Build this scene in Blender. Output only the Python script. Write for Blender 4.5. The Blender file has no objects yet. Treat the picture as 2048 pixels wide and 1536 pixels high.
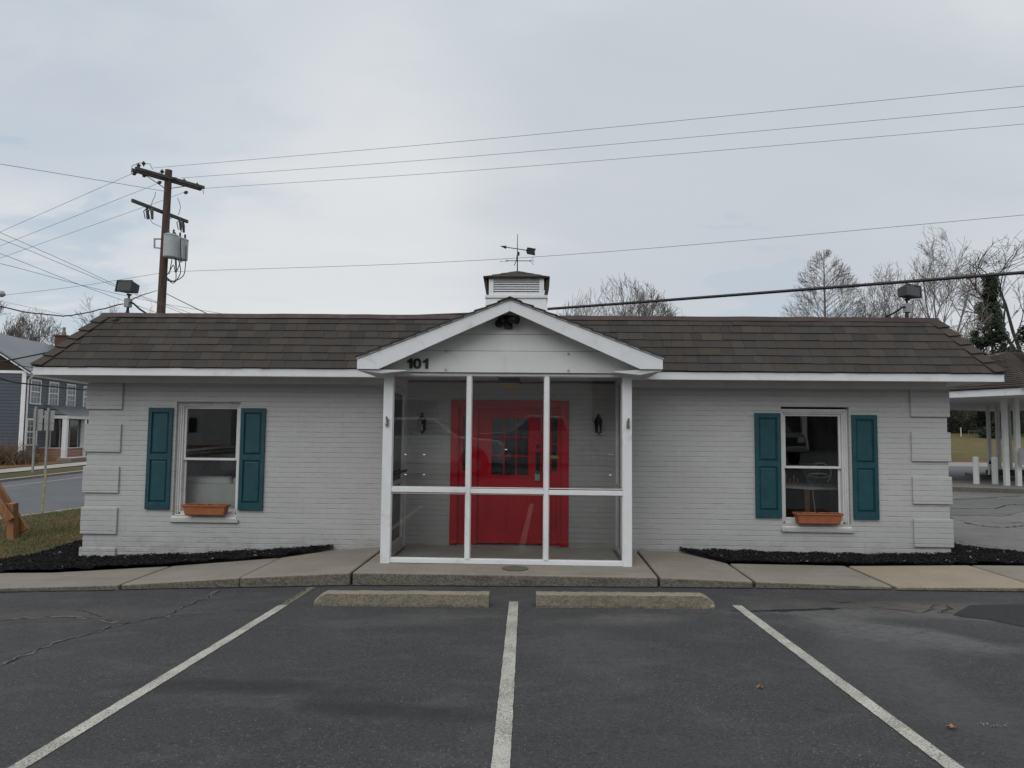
import bpy, bmesh, math, random
from mathutils import Vector, Matrix, noise as mnoise
R = random.Random(7)
SC = bpy.context.scene
COL = SC.collection
# ---------------------------------------------------------------- camera model
TH = math.atan(.0376); PI_ = math.atan(.0683); RO = .0098; FP = 1420.0
CAM = Vector((0, -10, 1.6))
Fw = Vector((-math.sin(TH)*math.cos(PI_), math.cos(TH)*math.cos(PI_), math.sin(PI_)))
_r = Vector((math.cos(TH), math.sin(TH), 0)); _u = _r.cross(Fw)
Rt = math.cos(RO)*_r + math.sin(RO)*_u; Up = -math.sin(RO)*_r + math.cos(RO)*_u
def ray(x, y): return Fw + (x-1024)/FP*Rt - (y-768)/FP*Up
def AY(x, y, Y): d = ray(x, y); return CAM + d*((Y-CAM.y)/d.y)
def AZ(x, y, Z): d = ray(x, y); return CAM + d*((Z-CAM.z)/d.z)
def AD(x, y, D): return CAM + ray(x, y)*D
# ---------------------------------------------------------------- object helpers
def tag(o, label=None, cat=None, group=None, kind=None):
    if label: o['label'] = label
    if cat: o['category'] = cat
    if group: o['group'] = group
    if kind: o['kind'] = kind
    return o
def thing(name, label, cat, loc=(0, 0, 0), group=None):
    o = bpy.data.objects.new(name, None); COL.objects.link(o); o.location = loc
    o.empty_display_size = .2
    return tag(o, label, cat, group)
def wl(o):
    v = Vector((0, 0, 0))
    while o is not None: v += o.location; o = o.parent
    return v
class MB:
    def __init__(s): s.v = []; s.f = []; s.c = []; s.col = None
    def add(s, vs, fs):
        b = len(s.v); s.v += [Vector(p) for p in vs]
        for q in fs: s.f.append(tuple(b+i for i in q)); s.c.append(s.col)
        return s
    def hexa(s, p): return s.add(p, [(0,3,2,1),(4,5,6,7),(0,1,5,4),(1,2,6,5),(2,3,7,6),(3,0,4,7)])
    def box(s, x0, x1, y0, y1, z0, z1):
        return s.hexa([(x0,y0,z0),(x1,y0,z0),(x1,y1,z0),(x0,y1,z0),(x0,y0,z1),(x1,y0,z1),(x1,y1,z1),(x0,y1,z1)])
    def cbox(s, c, sx, sy, sz, rz=0, rx=0, ry=0):
        m = Matrix.Translation(Vector(c)) @ Matrix.Rotation(rz, 4, 'Z') @ Matrix.Rotation(ry, 4, 'Y') @ Matrix.Rotation(rx, 4, 'X')
        return s.hexa([m @ Vector((a*sx/2, b*sy/2, d*sz/2)) for d in (-1, 1) for a, b in ((-1,-1),(1,-1),(1,1),(-1,1))])
    def beam(s, p0, p1, w, h, up=(0, 0, 1)):
        p0 = Vector(p0); p1 = Vector(p1); d = (p1-p0).normalized(); a = d.cross(Vector(up)).normalized(); b = a.cross(d)
        a *= w/2; b *= h/2
        return s.hexa([p0-a-b, p0+a-b, p1+a-b, p1-a-b, p0-a+b, p0+a+b, p1+a+b, p1-a+b])
    def prism(s, poly, ax, a0, a1):
        n = len(poly)
        def P(q, a): return {'x': (a, q[0], q[1]), 'y': (q[0], a, q[1]), 'z': (q[0], q[1], a)}[ax]
        vs = [P(q, a0) for q in poly] + [P(q, a1) for q in poly]
        fs = [tuple(range(n))[::-1], tuple(range(n, 2*n))] + [(i, (i+1) % n, n+(i+1) % n, n+i) for i in range(n)]
        return s.add(vs, fs)
    def tube(s, pts, r, n=8, cap=True):
        pts = [Vector(p) for p in pts]; m = len(pts)
        if not isinstance(r, (list, tuple)): r = [r]*m
        vs = []; u = None
        for i, p in enumerate(pts):
            d = (pts[min(i+1, m-1)]-pts[max(i-1, 0)])
            d = d.normalized() if d.length > 1e-9 else Vector((0, 0, 1))
            if u is None: u = d.orthogonal().normalized()
            else:
                u = u - d*u.dot(d)
                u = u.normalized() if u.length > 1e-6 else d.orthogonal().normalized()
            w = d.cross(u)
            for k in range(n):
                a = 2*math.pi*k/n; vs.append(p + (u*math.cos(a)+w*math.sin(a))*r[i])
        fs = [(i*n+k, i*n+(k+1) % n, (i+1)*n+(k+1) % n, (i+1)*n+k) for i in range(m-1) for k in range(n)]
        if cap: fs += [tuple(range(n))[::-1], tuple(range((m-1)*n, m*n))]
        return s.add(vs, fs)
    def cyl(s, p0, p1, r0, r1=None, n=16): return s.tube([p0, p1], [r0, r0 if r1 is None else r1], n)
    def lathe(s, c, prof, n=20):
        c = Vector(c); vs = [c+Vector((r*math.cos(2*math.pi*k/n), r*math.sin(2*math.pi*k/n), z)) for r, z in prof for k in range(n)]
        fs = [(i*n+k, i*n+(k+1) % n, (i+1)*n+(k+1) % n, (i+1)*n+k) for i in range(len(prof)-1) for k in range(n)]
        fs += [tuple(range(n))[::-1], tuple(range((len(prof)-1)*n, len(prof)*n))]
        return s.add(vs, fs)
    def ring(s, c, r, t, nrm=(0, 1, 0), a0=0, a1=360, n=20, m=6):
        nrm = Vector(nrm).normalized(); u = nrm.orthogonal().normalized(); w = nrm.cross(u)
        full = a1-a0 >= 360
        pts = [Vector(c)+(u*math.cos(math.radians(a0+(a1-a0)*i/n))+w*math.sin(math.radians(a0+(a1-a0)*i/n)))*r for i in range(n+1)]
        return s.tube(pts, t, m, not full)
    def build(s, name, mat, parent=None, loc=None, smooth=False, bev=0, seg=1):
        o0 = wl(parent) if parent is not None else Vector(loc or (0, 0, 0))
        me = bpy.data.meshes.new(name)
        me.from_pydata([tuple(p-o0) for p in s.v], [], s.f); me.update()
        if any(c is not None for c in s.c):
            at = me.color_attributes.new('tint', 'FLOAT_COLOR', 'CORNER'); k = 0
            buf = []
            for p, c in zip(me.polygons, s.c):
                c = c if c is not None else (.5, .5, .5)
                buf += [c[0], c[1], c[2], 1]*p.loop_total
            at.data.foreach_set('color', buf)
        bm = bmesh.new(); bm.from_mesh(me); bmesh.ops.recalc_face_normals(bm, faces=bm.faces); bm.to_mesh(me); bm.free()
        if smooth: me.polygons.foreach_set('use_smooth', [True]*len(me.polygons))
        me.materials.append(mat)
        o = bpy.data.objects.new(name, me); COL.objects.link(o)
        if parent is not None: o.parent = parent
        else: o.location = o0
        if bev:
            b = o.modifiers.new('bevel', 'BEVEL'); b.width = bev; b.segments = seg; b.limit_method = 'ANGLE'; b.angle_limit = math.radians(40)
        return o
def parts(s, name, mat, parent, bev=0, smooth=False):
    n = len(s.v); par = list(range(n))
    def fd(i):
        while par[i] != i: par[i] = par[par[i]]; i = par[i]
        return i
    for f in s.f:
        for q in f[1:]: par[fd(f[0])] = fd(q)
    g = {}
    for k, f in enumerate(s.f): g.setdefault(fd(f[0]), []).append(k)
    out = []
    for ks in g.values():
        b = MB(); mp = {}
        for k in ks:
            for q in s.f[k]:
                if q not in mp: mp[q] = len(b.v); b.v.append(s.v[q])
            b.f.append(tuple(mp[q] for q in s.f[k])); b.c.append(s.c[k])
        out.append(b.build(name, mat, parent, bev=bev, smooth=smooth))
    return out
def copy_tree(o, parent=None):
    c = o.copy(); COL.objects.link(c); c.parent = parent
    for ch in list(o.children): copy_tree(ch, c)
    return c
def interp(x, t):
    if x <= t[0][0]: return t[0][1]
    for (a, u), (b, w) in zip(t, t[1:]):
        if x <= b: return u+(w-u)*(x-a)/(b-a)
    return t[-1][1]
# ---------------------------------------------------------------- materials
class S:
    def __init__(s, name):
        s.m = bpy.data.materials.new(name); s.m.use_nodes = True; s.t = s.m.node_tree; s.t.nodes.clear()
        s.out = s.t.nodes.new('ShaderNodeOutputMaterial')
    def n(s, ty, ins=None, **pr):
        k = s.t.nodes.new(ty)
        for a, b in pr.items(): setattr(k, a, b)
        for a, b in (ins or {}).items():
            if isinstance(b, bpy.types.NodeSocket): s.t.links.new(b, k.inputs[a])
            else: k.inputs[a].default_value = b
        return k
    def pos(s): return s.n('ShaderNodeNewGeometry').outputs['Position']
    def obj(s): return s.n('ShaderNodeTexCoord').outputs['Object']
    def map(s, v, scale=(1, 1, 1), rot=(0, 0, 0), loc=(0, 0, 0)):
        return s.n('ShaderNodeMapping', {'Vector': v, 'Scale': scale, 'Rotation': rot, 'Location': loc}).outputs[0]
    def noise(s, v, scale, detail=4, rough=.55, dist=0):
        return s.n('ShaderNodeTexNoise', {'Vector': v, 'Scale': scale, 'Detail': detail, 'Roughness': rough, 'Distortion': dist}).outputs['Fac']
    def vor(s, v, scale, out='Distance', **k): return s.n('ShaderNodeTexVoronoi', {'Vector': v, 'Scale': scale}, **k).outputs[out]
    def math(s, op, a, b=0.0, c=None, clamp=False):
        d = {0: a, 1: b}
        if c is not None: d[2] = c
        return s.n('ShaderNodeMath', d, operation=op, use_clamp=clamp).outputs[0]
    def rng(s, f, a, b, c=0.0, d=1.0):
        return s.n('ShaderNodeMapRange', {'Value': f, 'From Min': a, 'From Max': b, 'To Min': c, 'To Max': d}).outputs[0]
    def mix(s, f, a, b, mode='MIX'):
        k = s.n('ShaderNodeMix', data_type='RGBA', blend_type=mode)
        for i, q in ((0, f), (6, a), (7, b)):
            if isinstance(q, bpy.types.NodeSocket): s.t.links.new(q, k.inputs[i])
            else: k.inputs[i].default_value = q if i == 0 else (*q[:3], 1)
        return k.outputs[2]
    def sep(s, v): return s.n('ShaderNodeSeparateXYZ', {0: v}).outputs
    def comb(s, x, y, z): return s.n('ShaderNodeCombineXYZ', {0: x, 1: y, 2: z}).outputs[0]
    def bump(s, h, st=.5, d=.01, nrm=None):
        k = {'Height': h, 'Strength': st, 'Distance': d}
        if nrm is not None: k['Normal'] = nrm
        return s.n('ShaderNodeBump', k).outputs[0]
    def bsdf(s, col, rough=.7, nrm=None, metal=0, spec=.5, **k):
        d = {'Base Color': col if isinstance(col, bpy.types.NodeSocket) else (*col[:3], 1), 'Roughness': rough, 'Metallic': metal, 'Specular IOR Level': spec}
        d.update(k)
        if nrm is not None: d['Normal'] = nrm
        b = s.n('ShaderNodeBsdfPrincipled', d); s.t.links.new(b.outputs[0], s.out.inputs[0]); return s.m
def sc(c, k): return tuple(min(1, x*k) for x in c)
def pm(name, col, rough=.6, var=.15, scale=3, bump=.15, bs=60, metal=0, spec=.4, dirt=None, dsc=2):
    s = S(name); v = s.pos()
    f = s.noise(v, scale, 5, .6)
    c = s.mix(s.rng(f, .3, .7), sc(col, 1-var), sc(col, 1+var))
    if dirt is not None:
        c = s.mix(s.rng(s.noise(v, dsc, 7, .7, .4), .55, .78, 0, .7), c, dirt)
    r = s.rng(s.noise(v, scale*4, 3), .3, .7, max(0, rough-.1), min(1, rough+.1))
    return s.bsdf(c, r, s.bump(s.noise(v, bs, 4), bump, .004), metal, spec)
M = {}
# painted brick
def brick_mat(name, col, swap=False, rough=.55):
    s = S(name); v = s.pos(); x, y, z = s.sep(v)
    h = y if swap else x
    wob = s.math('MULTIPLY', s.math('SUBTRACT', s.noise(v, 2.5, 3), .5), .010)
    wob2 = s.math('MULTIPLY', s.math('SUBTRACT', s.noise(v, 14, 3), .5), .010)
    zz = s.math('ADD', s.math('ADD', z, wob), wob2)
    vec = s.comb(h, zz, 0.0)
    def br(ms, sm):
        return s.n('ShaderNodeTexBrick', {'Vector': vec, 'Color1': (0,0,0,1), 'Color2': (1,1,1,1), 'Mortar': (.5,.5,.5,1), 'Scale': 1.0, 'Mortar Size': ms, 'Mortar Smooth': sm, 'Bias': 0.0, 'Brick Width': .213, 'Row Height': .0715}, offset=.5)
    b = br(.006, .6); fac = b.outputs['Fac']
    per = s.n('ShaderNodeSeparateColor', {0: b.outputs['Color']}).outputs[0]
    # bed joints (horizontal) read stronger than the paint-filled vertical ones
    row = s.math('FRACT', s.math('DIVIDE', zz, .0715))
    bed = s.math('MULTIPLY', s.rng(s.math('ABSOLUTE', s.math('SUBTRACT', row, .5)), .40, .5), s.rng(s.noise(s.map(v, (1, 1, 2.5)), 5, 5), .36, .62))
    c = s.mix(s.rng(s.noise(v, 1.3, 6, .6), .3, .7), sc(col, .93), sc(col, 1.05))
    c = s.mix(s.math('MULTIPLY', per, .35), c, sc(col, .90))
    c = s.mix(s.math('MULTIPLY', s.math('ADD', s.math('MULTIPLY', bed, .27), s.math('MULTIPLY', fac, .13)), .62, clamp=True), c, sc(col, .45))
    # grime splashed up from the ground and scuffs
    g = s.math('MULTIPLY', s.rng(z, .22, -.12), s.rng(s.noise(s.map(v, (1, 1, 2)), 4, 7, .7), .42, .72))
    c = s.mix(s.math('MULTIPLY', g, .6, clamp=True), c, (.12, .10, .08))
    spk = s.math('MULTIPLY', s.rng(z, .55, -.15), s.rng(s.noise(s.map(v, (1, 1, 1.6)), 16, 6, .75), .60, .68))
    c = s.mix(s.math('MULTIPLY', spk, .8, clamp=True), c, (.05, .045, .04))
    c = s.mix(s.rng(s.noise(s.map(v, (1, 1, .35)), 3.1, 8, .75), .58, .85, 0, .35), c, sc(col, .62))
    c = s.mix(s.rng(s.noise(v, 70, 2), .74, .8, 0, .5), c, (.75, .75, .73))
    hgt = s.math('ADD', s.math('MULTIPLY', s.math('SUBTRACT', 1.0, fac), .16), s.math('MULTIPLY', per, .14))
    hgt = s.math('SUBTRACT', s.math('ADD', hgt, s.math('MULTIPLY', s.noise(v, 60, 5, .6), .22)), s.math('MULTIPLY', bed, .42))
    return s.bsdf(c, rough, s.bump(hgt, .85, .012), 0, .35)
M['brick'] = brick_mat('painted_brick', (.425, .425, .418))
M['brick_side'] = brick_mat('painted_brick_side', (.425, .425, .418), True)
M['redbrick'] = brick_mat('red_brick', (.085, .032, .026))
M['white'] = pm('white_paint', (.69, .70, .705), .5, .05, 4, .15, 40, dirt=(.40, .39, .36), dsc=2.6)
M['white2'] = pm('worn_white_paint', (.58, .58, .56), .55, .08, 6, .2, 50, dirt=(.25, .23, .2), dsc=3)
M['board'] = pm('gable_board_paint', (.62, .62, .61), .5, .05, 3, .1, 40, dirt=(.40, .39, .36), dsc=1.1)
M['soffit'] = pm('soffit_paint', (.58, .58, .57), .6, .06, 3, .1, 40, dirt=(.38, .37, .34), dsc=1.3)
M['teal'] = pm('teal_shutter_paint', (.009, .056, .070), .48, .18, 5, .12, 90, spec=.4, dirt=(.02, .065, .08), dsc=1.6)
M['red'] = pm('red_door_paint', (.46, .0012, .014), .42, .12, 4, .08, 60, spec=.25)
M['black'] = pm('black_metal', (.012, .012, .013), .5, .2, 8, .1, 60, metal=.3)
M['iron'] = pm('wrought_iron', (.02, .022, .024), .6, .2, 8, .1, 60, metal=.5)
M['brown_metal'] = pm('brown_flashing', (.050, .030, .027), .55, .25, 2, .1, 20, metal=.1, dirt=(.085, .05, .04), dsc=1.5)
M['grey_metal'] = pm('grey_metal', (.30, .31, .32), .45, .15, 8, .1, 40, metal=.3)
M['galv'] = pm('galvanised_steel', (.28, .28, .28), .5, .15, 8, .1, 40, metal=.4)
M['pole'] = None
s = S('weathered_pole_wood'); v = s.pos()
g = s.noise(s.map(v, (18, 18, .8)), 1, 6, .7)
c = s.mix(s.rng(g, .3, .7), (.035, .022, .018), (.11, .065, .048))
M['pole'] = s.bsdf(c, .85, s.bump(g, .5, .01)); 
s = S('grey_arm_wood'); v = s.pos(); g = s.noise(s.map(v, (8, 8, 30)), 1, 6, .7)
M['arm'] = s.bsdf(s.mix(s.rng(g, .3, .7), (.04, .036, .033), (.11, .10, .09)), .9, s.bump(g, .5, .01))
s = S('timber_orange'); v = s.pos(); g = s.noise(s.map(v, (14, 14, 2)), 2, 6, .65, .6)
M['timber'] = s.bsdf(s.mix(s.rng(g, .3, .7), (.17, .072, .028), (.34, .16, .065)), .6, s.bump(g, .3, .005))
M['transformer'] = pm('transformer_paint', (.36, .38, .385), .4, .08, 5, .05, 40)
M['porcelain'] = pm('brown_porcelain', (.05, .045, .045), .3, .2, 5)
M['wire'] = pm('wire_metal', (.15, .155, .165), .6, .1, 5)
M['cable'] = pm('black_cable', (.014, .014, .015), .6, .2, 5)
M['terracotta'] = pm('terracotta', (.32, .105, .045), .65, .18, 9, .3, 60, dirt=(.16, .07, .04), dsc=8)
M['soil'] = pm('potting_soil', (.014, .010, .008), .95, .4, 40, 1, 60)
M['fabric'] = pm('sofa_fabric', (.72, .74, .70), .9, .06, 9, .5, 250, spec=.1)
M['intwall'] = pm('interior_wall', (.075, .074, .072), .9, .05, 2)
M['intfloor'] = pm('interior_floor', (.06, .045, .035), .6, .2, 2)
M['table'] = pm('table_laminate', (.72, .74, .72), .4, .05, 4)
M['oak'] = pm('oak_leg', (.25, .14, .06), .5, .2, 10)
M['brass'] = pm('brass', (.45, .33, .12), .3, .1, 8, metal=.9)
M['extred'] = pm('extinguisher_red', (.35, .01, .01), .35, .1, 5)
M['amber'] = pm('amber_lens', (.42, .30, .15), .35, .1, 6)
M['sticker'] = pm('white_tape', (.8, .8, .78), .6, .03, 5)
M['digit'] = pm('black_digit', (.012, .012, .012), .4, .1, 5)
M['bark'] = pm('tree_bark', (.15, .132, .12), .95, .3, 6, .4, 20)
M['bark_dark'] = pm('dark_tree_bark', (.075, .064, .056), .95, .3, 6, .4, 20)
M['bark_pale'] = pm('pale_tree_bark', (.17, .15, .135), .95, .25, 6, .4, 20)
M['leafdark'] = pm('evergreen_leaf', (.022, .034, .016), .7, .6, 1.5, 0)
M['brush'] = pm('thicket_twigs', (.035, .026, .020), .95, .5, .7, 0)
M['drybrush'] = pm('dry_brush', (.17, .115, .075), .95, .4, 1.2, 0)
M['leaf'] = pm('dry_leaf', (.33, .14, .05), .7, .3, 40, .3, 90)
M['barn'] = pm('barn_red', (.13, .014, .012), .8, .25, .5, .2, 10)
M['roofdark'] = pm('dark_roofing', (.05, .045, .042), .9, .2, 3)
M['metalroof'] = None
s = S('standing_seam_metal'); v = s.obj(); x, y, z = s.sep(v)
fx = s.math('ABSOLUTE', s.math('SUBTRACT', s.math('FRACT', s.math('DIVIDE', x, .42)), .5))
seam = s.rng(fx, .33, .44)
c = s.mix(s.rng(s.noise(v, .8, 4), .3, .7), (.14, .15, .16), (.19, .20, .21))
c = s.mix(s.math('MULTIPLY', seam, .95), c, (.03, .033, .038))
M['metalroof'] = s.bsdf(c, .4, s.bump(seam, .6, .03), .4)
def siding(name, col, pitch=.15, ax=2):
    s = S(name); v = s.obj(); z = s.sep(v)[ax]
    fr = s.math('FRACT', s.math('DIVIDE', z, pitch))
    c = s.mix(s.rng(s.noise(v, 1.2, 5), .3, .7), sc(col, .9), sc(col, 1.1))
    c = s.mix(s.rng(fr, .78, .96, 0, .85), c, sc(col, .22))
    return s.bsdf(c, .6, s.bump(s.math('SUBTRACT', 1.0, fr), .8, .02))
M['blue_side'] = siding('blue_grey_siding', (.088, .108, .125), .19)
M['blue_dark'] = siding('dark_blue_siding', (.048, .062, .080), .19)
M['salmon'] = siding('salmon_siding', (.30, .15, .115), .16)
M['white_side'] = siding('white_clapboard', (.42, .42, .40), .15)
M['dark_side'] = siding('dark_brown_siding', (.07, .06, .055), .2)
# glass : thin pane, Fresnel mix of clear and mirror
def glass(name, tint, rough=0.0, dirt=.03, boost=1.0):
    s = S(name); v = s.pos()
    fr = s.n('ShaderNodeFresnel', {'IOR': 1.52}).outputs[0]
    fr = s.math('MULTIPLY', fr, boost, clamp=True)
    wav = s.bump(s.noise(v, .9, 2), .10, .012)
    t = s.n('ShaderNodeBsdfTransparent', {'Color': (*tint, 1)})
    g = s.n('ShaderNodeBsdfGlossy', {'Color': (1, 1, 1, 1), 'Roughness': rough, 'Normal': wav})
    m1 = s.n('ShaderNodeMixShader', {0: fr, 1: t.outputs[0], 2: g.outputs[0]})
    d = s.n('ShaderNodeBsdfDiffuse', {'Color': (.5, .52, .5, 1)})
    df = s.rng(s.noise(s.map(v, (1, 1, .4)), 2.2, 7, .7, .5), .45, .85, 0, dirt)
    m2 = s.n('ShaderNodeMixShader', {0: df, 1: m1.outputs[0], 2: d.outputs[0]})
    s.t.links.new(m2.outputs[0], s.out.inputs[0]); return s.m
M['glass'] = glass('porch_glass', (.99, .996, .99), 0, .006, 1.0)
M['winglass'] = glass('window_glass', (.96, .97, .97), 0, .02, 1.5)
M['darkglass'] = pm('dark_glass', (.012, .014, .016), .08, .1, 2, 0, 10, spec=.8)
M['farglass'] = pm('far_window_glass', (.06, .07, .08), .12, .2, 1, 0, 10, spec=.8)
# shingles (per tab tint attribute)
def shingle_mat(name, base, amp):
    s = S(name); v = s.pos(); a = s.n('ShaderNodeVertexColor', layer_name='tint').outputs[0]
    c = s.mix(1.0, base, a, 'MULTIPLY'); 
    gr = s.noise(v, 420, 2, .6)
    c = s.mix(s.rng(gr, .35, .7, 0, .55), c, sc(base, 2.4))
    c = s.mix(s.rng(gr, .5, .25, 0, .5), c, sc(base, .35))
    c = s.mix(s.rng(s.noise(v, 1.4, 6, .6), .4, .7, 0, .28), c, sc(base, 1.7))
    return s.bsdf(c, .92, s.bump(gr, .5, .004), 0, .2)
M['shingle'] = shingle_mat('asphalt_shingle', (.043, .038, .034), .3)
M['shingle_old'] = shingle_mat('wood_shingle', (.058, .048, .043), .3)
# asphalt
def asphalt(name, base, worn, speck=.5, blobs=(), cracks=0.0, light=.5):
    s = S(name); v = s.pos()
    big = s.noise(v, .35, 6, .6, .6); mid = s.noise(s.map(v, (1, 1.6, 1)), 1.6, 7, .68, .8)
    c = s.mix(s.rng(big, .35, .65), sc(base, .85), sc(base, 1.15))
    c = s.mix(s.math('MULTIPLY', s.rng(mid, .48, .70), light), c, worn)
    c = s.mix(s.rng(s.noise(s.map(v, (1, 2.2, 1)), .9, 7, .72, 1.2), .50, .36, 0, .55), c, sc(base, .5))
    fine = s.noise(v, 130, 4, .8)
    grit = s.noise(v, 48, 4, .8); c = s.mix(s.rng(grit, .42, .66, 0, .5), c, sc(worn, 1.05)); c = s.mix(s.rng(grit, .5, .34, 0, .55), c, sc(base, .5))
    c = s.mix(s.rng(fine, .45, .7, 0, .5), c, sc(worn, 1.15))
    c = s.mix(s.rng(fine, .5, .3, 0, .6), c, sc(base, .4))
    vd = s.n('ShaderNodeTexVoronoi', {'Vector': v, 'Scale': 70.0, 'Randomness': 1.0})
    rc = s.n('ShaderNodeSeparateColor', {0: vd.outputs['Color']}).outputs
    pick = s.math('GREATER_THAN', rc[0], .87); near = s.rng(vd.outputs['Distance'], .30, .16)
    dens = s.rng(s.noise(v, .8, 4), .38, .62, .25, 1)
    c = s.mix(s.math('MULTIPLY', s.math('MULTIPLY', s.math('MULTIPLY', pick, near), dens), speck), c, (.42, .41, .39))
    vd2 = s.n('ShaderNodeTexVoronoi', {'Vector': v, 'Scale': 34.0, 'Randomness': 1.0})
    rc2 = s.n('ShaderNodeSeparateColor', {0: vd2.outputs['Color']}).outputs
    c = s.mix(s.math('MULTIPLY', s.math('MULTIPLY', s.math('GREATER_THAN', rc2[1], .985), s.rng(vd2.outputs['Distance'], .16, .08)), speck), c, (.5, .49, .46))
    x, y, z = s.sep(v)
    wob = s.math('MULTIPLY', s.math('SUBTRACT', s.noise(v, 1.7, 6, .65), .5), 1.5)
    brk = s.rng(s.noise(s.map(v, (1, 1.7, 1)), 9, 8, .82), .34, .56); brk2 = s.rng(s.noise(v, 12, 6, .75), .30, .55, .45, 1)
    for (bx, by, rx, ry, rot, col, amt) in blobs:
        dx = s.math('SUBTRACT', x, bx); dy = s.math('SUBTRACT', y, by); cr, sr = math.cos(rot), math.sin(rot)
        u = s.math('DIVIDE', s.math('ADD', s.math('MULTIPLY', dx, cr), s.math('MULTIPLY', dy, sr)), rx)
        w = s.math('DIVIDE', s.math('SUBTRACT', s.math('MULTIPLY', dy, cr), s.math('MULTIPLY', dx, sr)), ry)
        d = s.math('ADD', s.math('SQRT', s.math('ADD', s.math('MULTIPLY', u, u), s.math('MULTIPLY', w, w))), wob)
        k_ = s.math('MULTIPLY', s.rng(d, 1.1, .45), brk if col[0] > .05 else brk2); c = s.mix(s.math('MULTIPLY', k_, amt*1.25, clamp=True), c, col)
    if cracks:
        cv = s.n('ShaderNodeTexVoronoi', {'Vector': s.n('ShaderNodeVectorMath', {0: v, 1: s.n('ShaderNodeVectorMath', {0: s.n('ShaderNodeTexNoise', {'Vector': v, 'Scale': 2.0, 'Detail': 5.0}).outputs['Color'], 3: .7}, operation='SCALE').outputs[0]}, operation='ADD').outputs[0], 'Scale': cracks}, feature='DISTANCE_TO_EDGE').outputs['Distance']
        k = s.math('MULTIPLY', s.rng(cv, .010, .003), s.rng(s.noise(v, .6, 3), .46, .56))
        c = s.mix(k, c, sc(base, .3))
    h = s.math('ADD', fine, s.math('MULTIPLY', s.noise(v, 60, 3), .6))
    return s.bsdf(c, s.rng(mid, .3, .7, .78, .92), s.bump(h, .8, .006), 0, .3)
ZEN, SUNE, EXPO = 1.6, 1.2, 0.0
tar = (.017, .016, .016)
M['asphalt'] = asphalt('parking_asphalt', (.034, .034, .035), (.090, .089, .086), .6, [
    (4.6, -2.9, 2.3, .38, -.08, (.125, .112, .097), .62), (3.1, -3.75, 1.1, .28, -.75, (.135, .132, .128), .6), (5.2, -3.6, 1.5, .3, -.2, (.11, .10, .09), .5), (.85, -3.35, .55, .22, .1, (.12, .11, .10), .5), (-5.2, -3.2, 1.5, .3, .25, (.10, .088, .078), .45), (-1.3, -3.6, .8, .2, .1, (.09, .088, .085), .45), (.35, -4.4, .5, .7, .2, (.085, .084, .083), .4), (2.55, -5.6, .25, 1.2, -.1, (.08, .08, .08), .45),
    (-1.9, -5.35, .95, .17, -.06, tar, .5), (-.85, -5.75, .75, .16, -.15, tar, .5),
    (2.9, -3.9, .9, .35, -.6, (.12, .118, .115), .55), (3.3, -3.1, 1.7, .22, -.05, (.13, .126, .12), .5),
    (.6, -3.5, .8, .2, .1, (.10, .095, .09), .45), (-.7, -3.35, .7, .12, 0, (.11, .10, .085), .4),
    (-3.9, -3.1, 1.0, .25, .2, (.085, .08, .078), .45), (2.5, -4.6, .5, 1.0, -.35, (.10, .10, .10), .35)], 0, .7)
M['patch'] = asphalt('asphalt_patch', (.020, .020, .022), (.045, .044, .043), .25, (), 0, .3)
M['street'] = asphalt('street_asphalt', (.10, .103, .11), (.15, .15, .152), .2, (), 0, .5)
M['drive'] = asphalt('old_drive_asphalt', (.155, .148, .14), (.23, .22, .205), .25, (), .35, .7)
M['drive_dark'] = asphalt('drive_patch', (.12, .118, .115), (.17, .165, .155), .25, (), 0, .6)
def concrete(name, base, agg=.3, dirt=.5, sc_=1.0):
    s = S(name); v = s.pos(); x, y, z = s.sep(v)
    c = s.mix(s.rng(s.noise(v, 1.1, 6, .6), .3, .7), sc(base, .8), sc(base, 1.15))
    st = s.noise(s.map(v, (.5, 3.5, 1)), 2.2, 7, .7, .5)
    c = s.mix(s.rng(st, .55, .75, 0, dirt), c, sc(base, .5))
    f = s.noise(v, 150*sc_, 3, .7)
    c = s.mix(s.rng(f, .45, .7, 0, agg), c, sc(base, 1.6)); c = s.mix(s.rng(f, .5, .3, 0, agg), c, sc(base, .4))
    vd = s.n('ShaderNodeTexVoronoi', {'Vector': v, 'Scale': 60.0}); rc = s.n('ShaderNodeSeparateColor', {0: vd.outputs['Color']}).outputs
    c = s.mix(s.math('MULTIPLY', s.math('MULTIPLY', s.math('GREATER_THAN', rc[0], .93), s.rng(vd.outputs['Distance'], .35, .2)), .6), c, sc(base, 2.0))
    # vertical faces (kerb front) carry black grime and coarser stone
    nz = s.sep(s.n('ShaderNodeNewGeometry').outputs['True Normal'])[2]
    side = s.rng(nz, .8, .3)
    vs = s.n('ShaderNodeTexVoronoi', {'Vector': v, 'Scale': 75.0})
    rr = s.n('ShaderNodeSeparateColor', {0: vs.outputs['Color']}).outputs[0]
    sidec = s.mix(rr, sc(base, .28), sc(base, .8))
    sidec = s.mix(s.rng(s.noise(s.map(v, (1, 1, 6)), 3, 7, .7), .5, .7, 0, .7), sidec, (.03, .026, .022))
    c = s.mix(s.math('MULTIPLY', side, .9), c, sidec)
    return s.bsdf(c, .9, s.bump(s.math('ADD', f, s.math('MULTIPLY', s.noise(v, 12, 4), .8)), .6, .006), 0, .25)
M['concrete'] = concrete('sidewalk_concrete', (.235, .207, .172), .5, .9)
M['tan'] = concrete('tan_aggregate_slab', (.285, .242, .178), .8, .3)
M['walk2'] = concrete('pale_concrete', (.33, .31, .28), .3, .3)
M['island'] = concrete('island_concrete', (.20, .185, .165), .4, .7)
M['stop'] = concrete('wheel_stop_concrete', (.215, .185, .14), .95, .5)
M['porchfloor'] = concrete('porch_floor', (.46, .455, .41), .2, .5)
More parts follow.
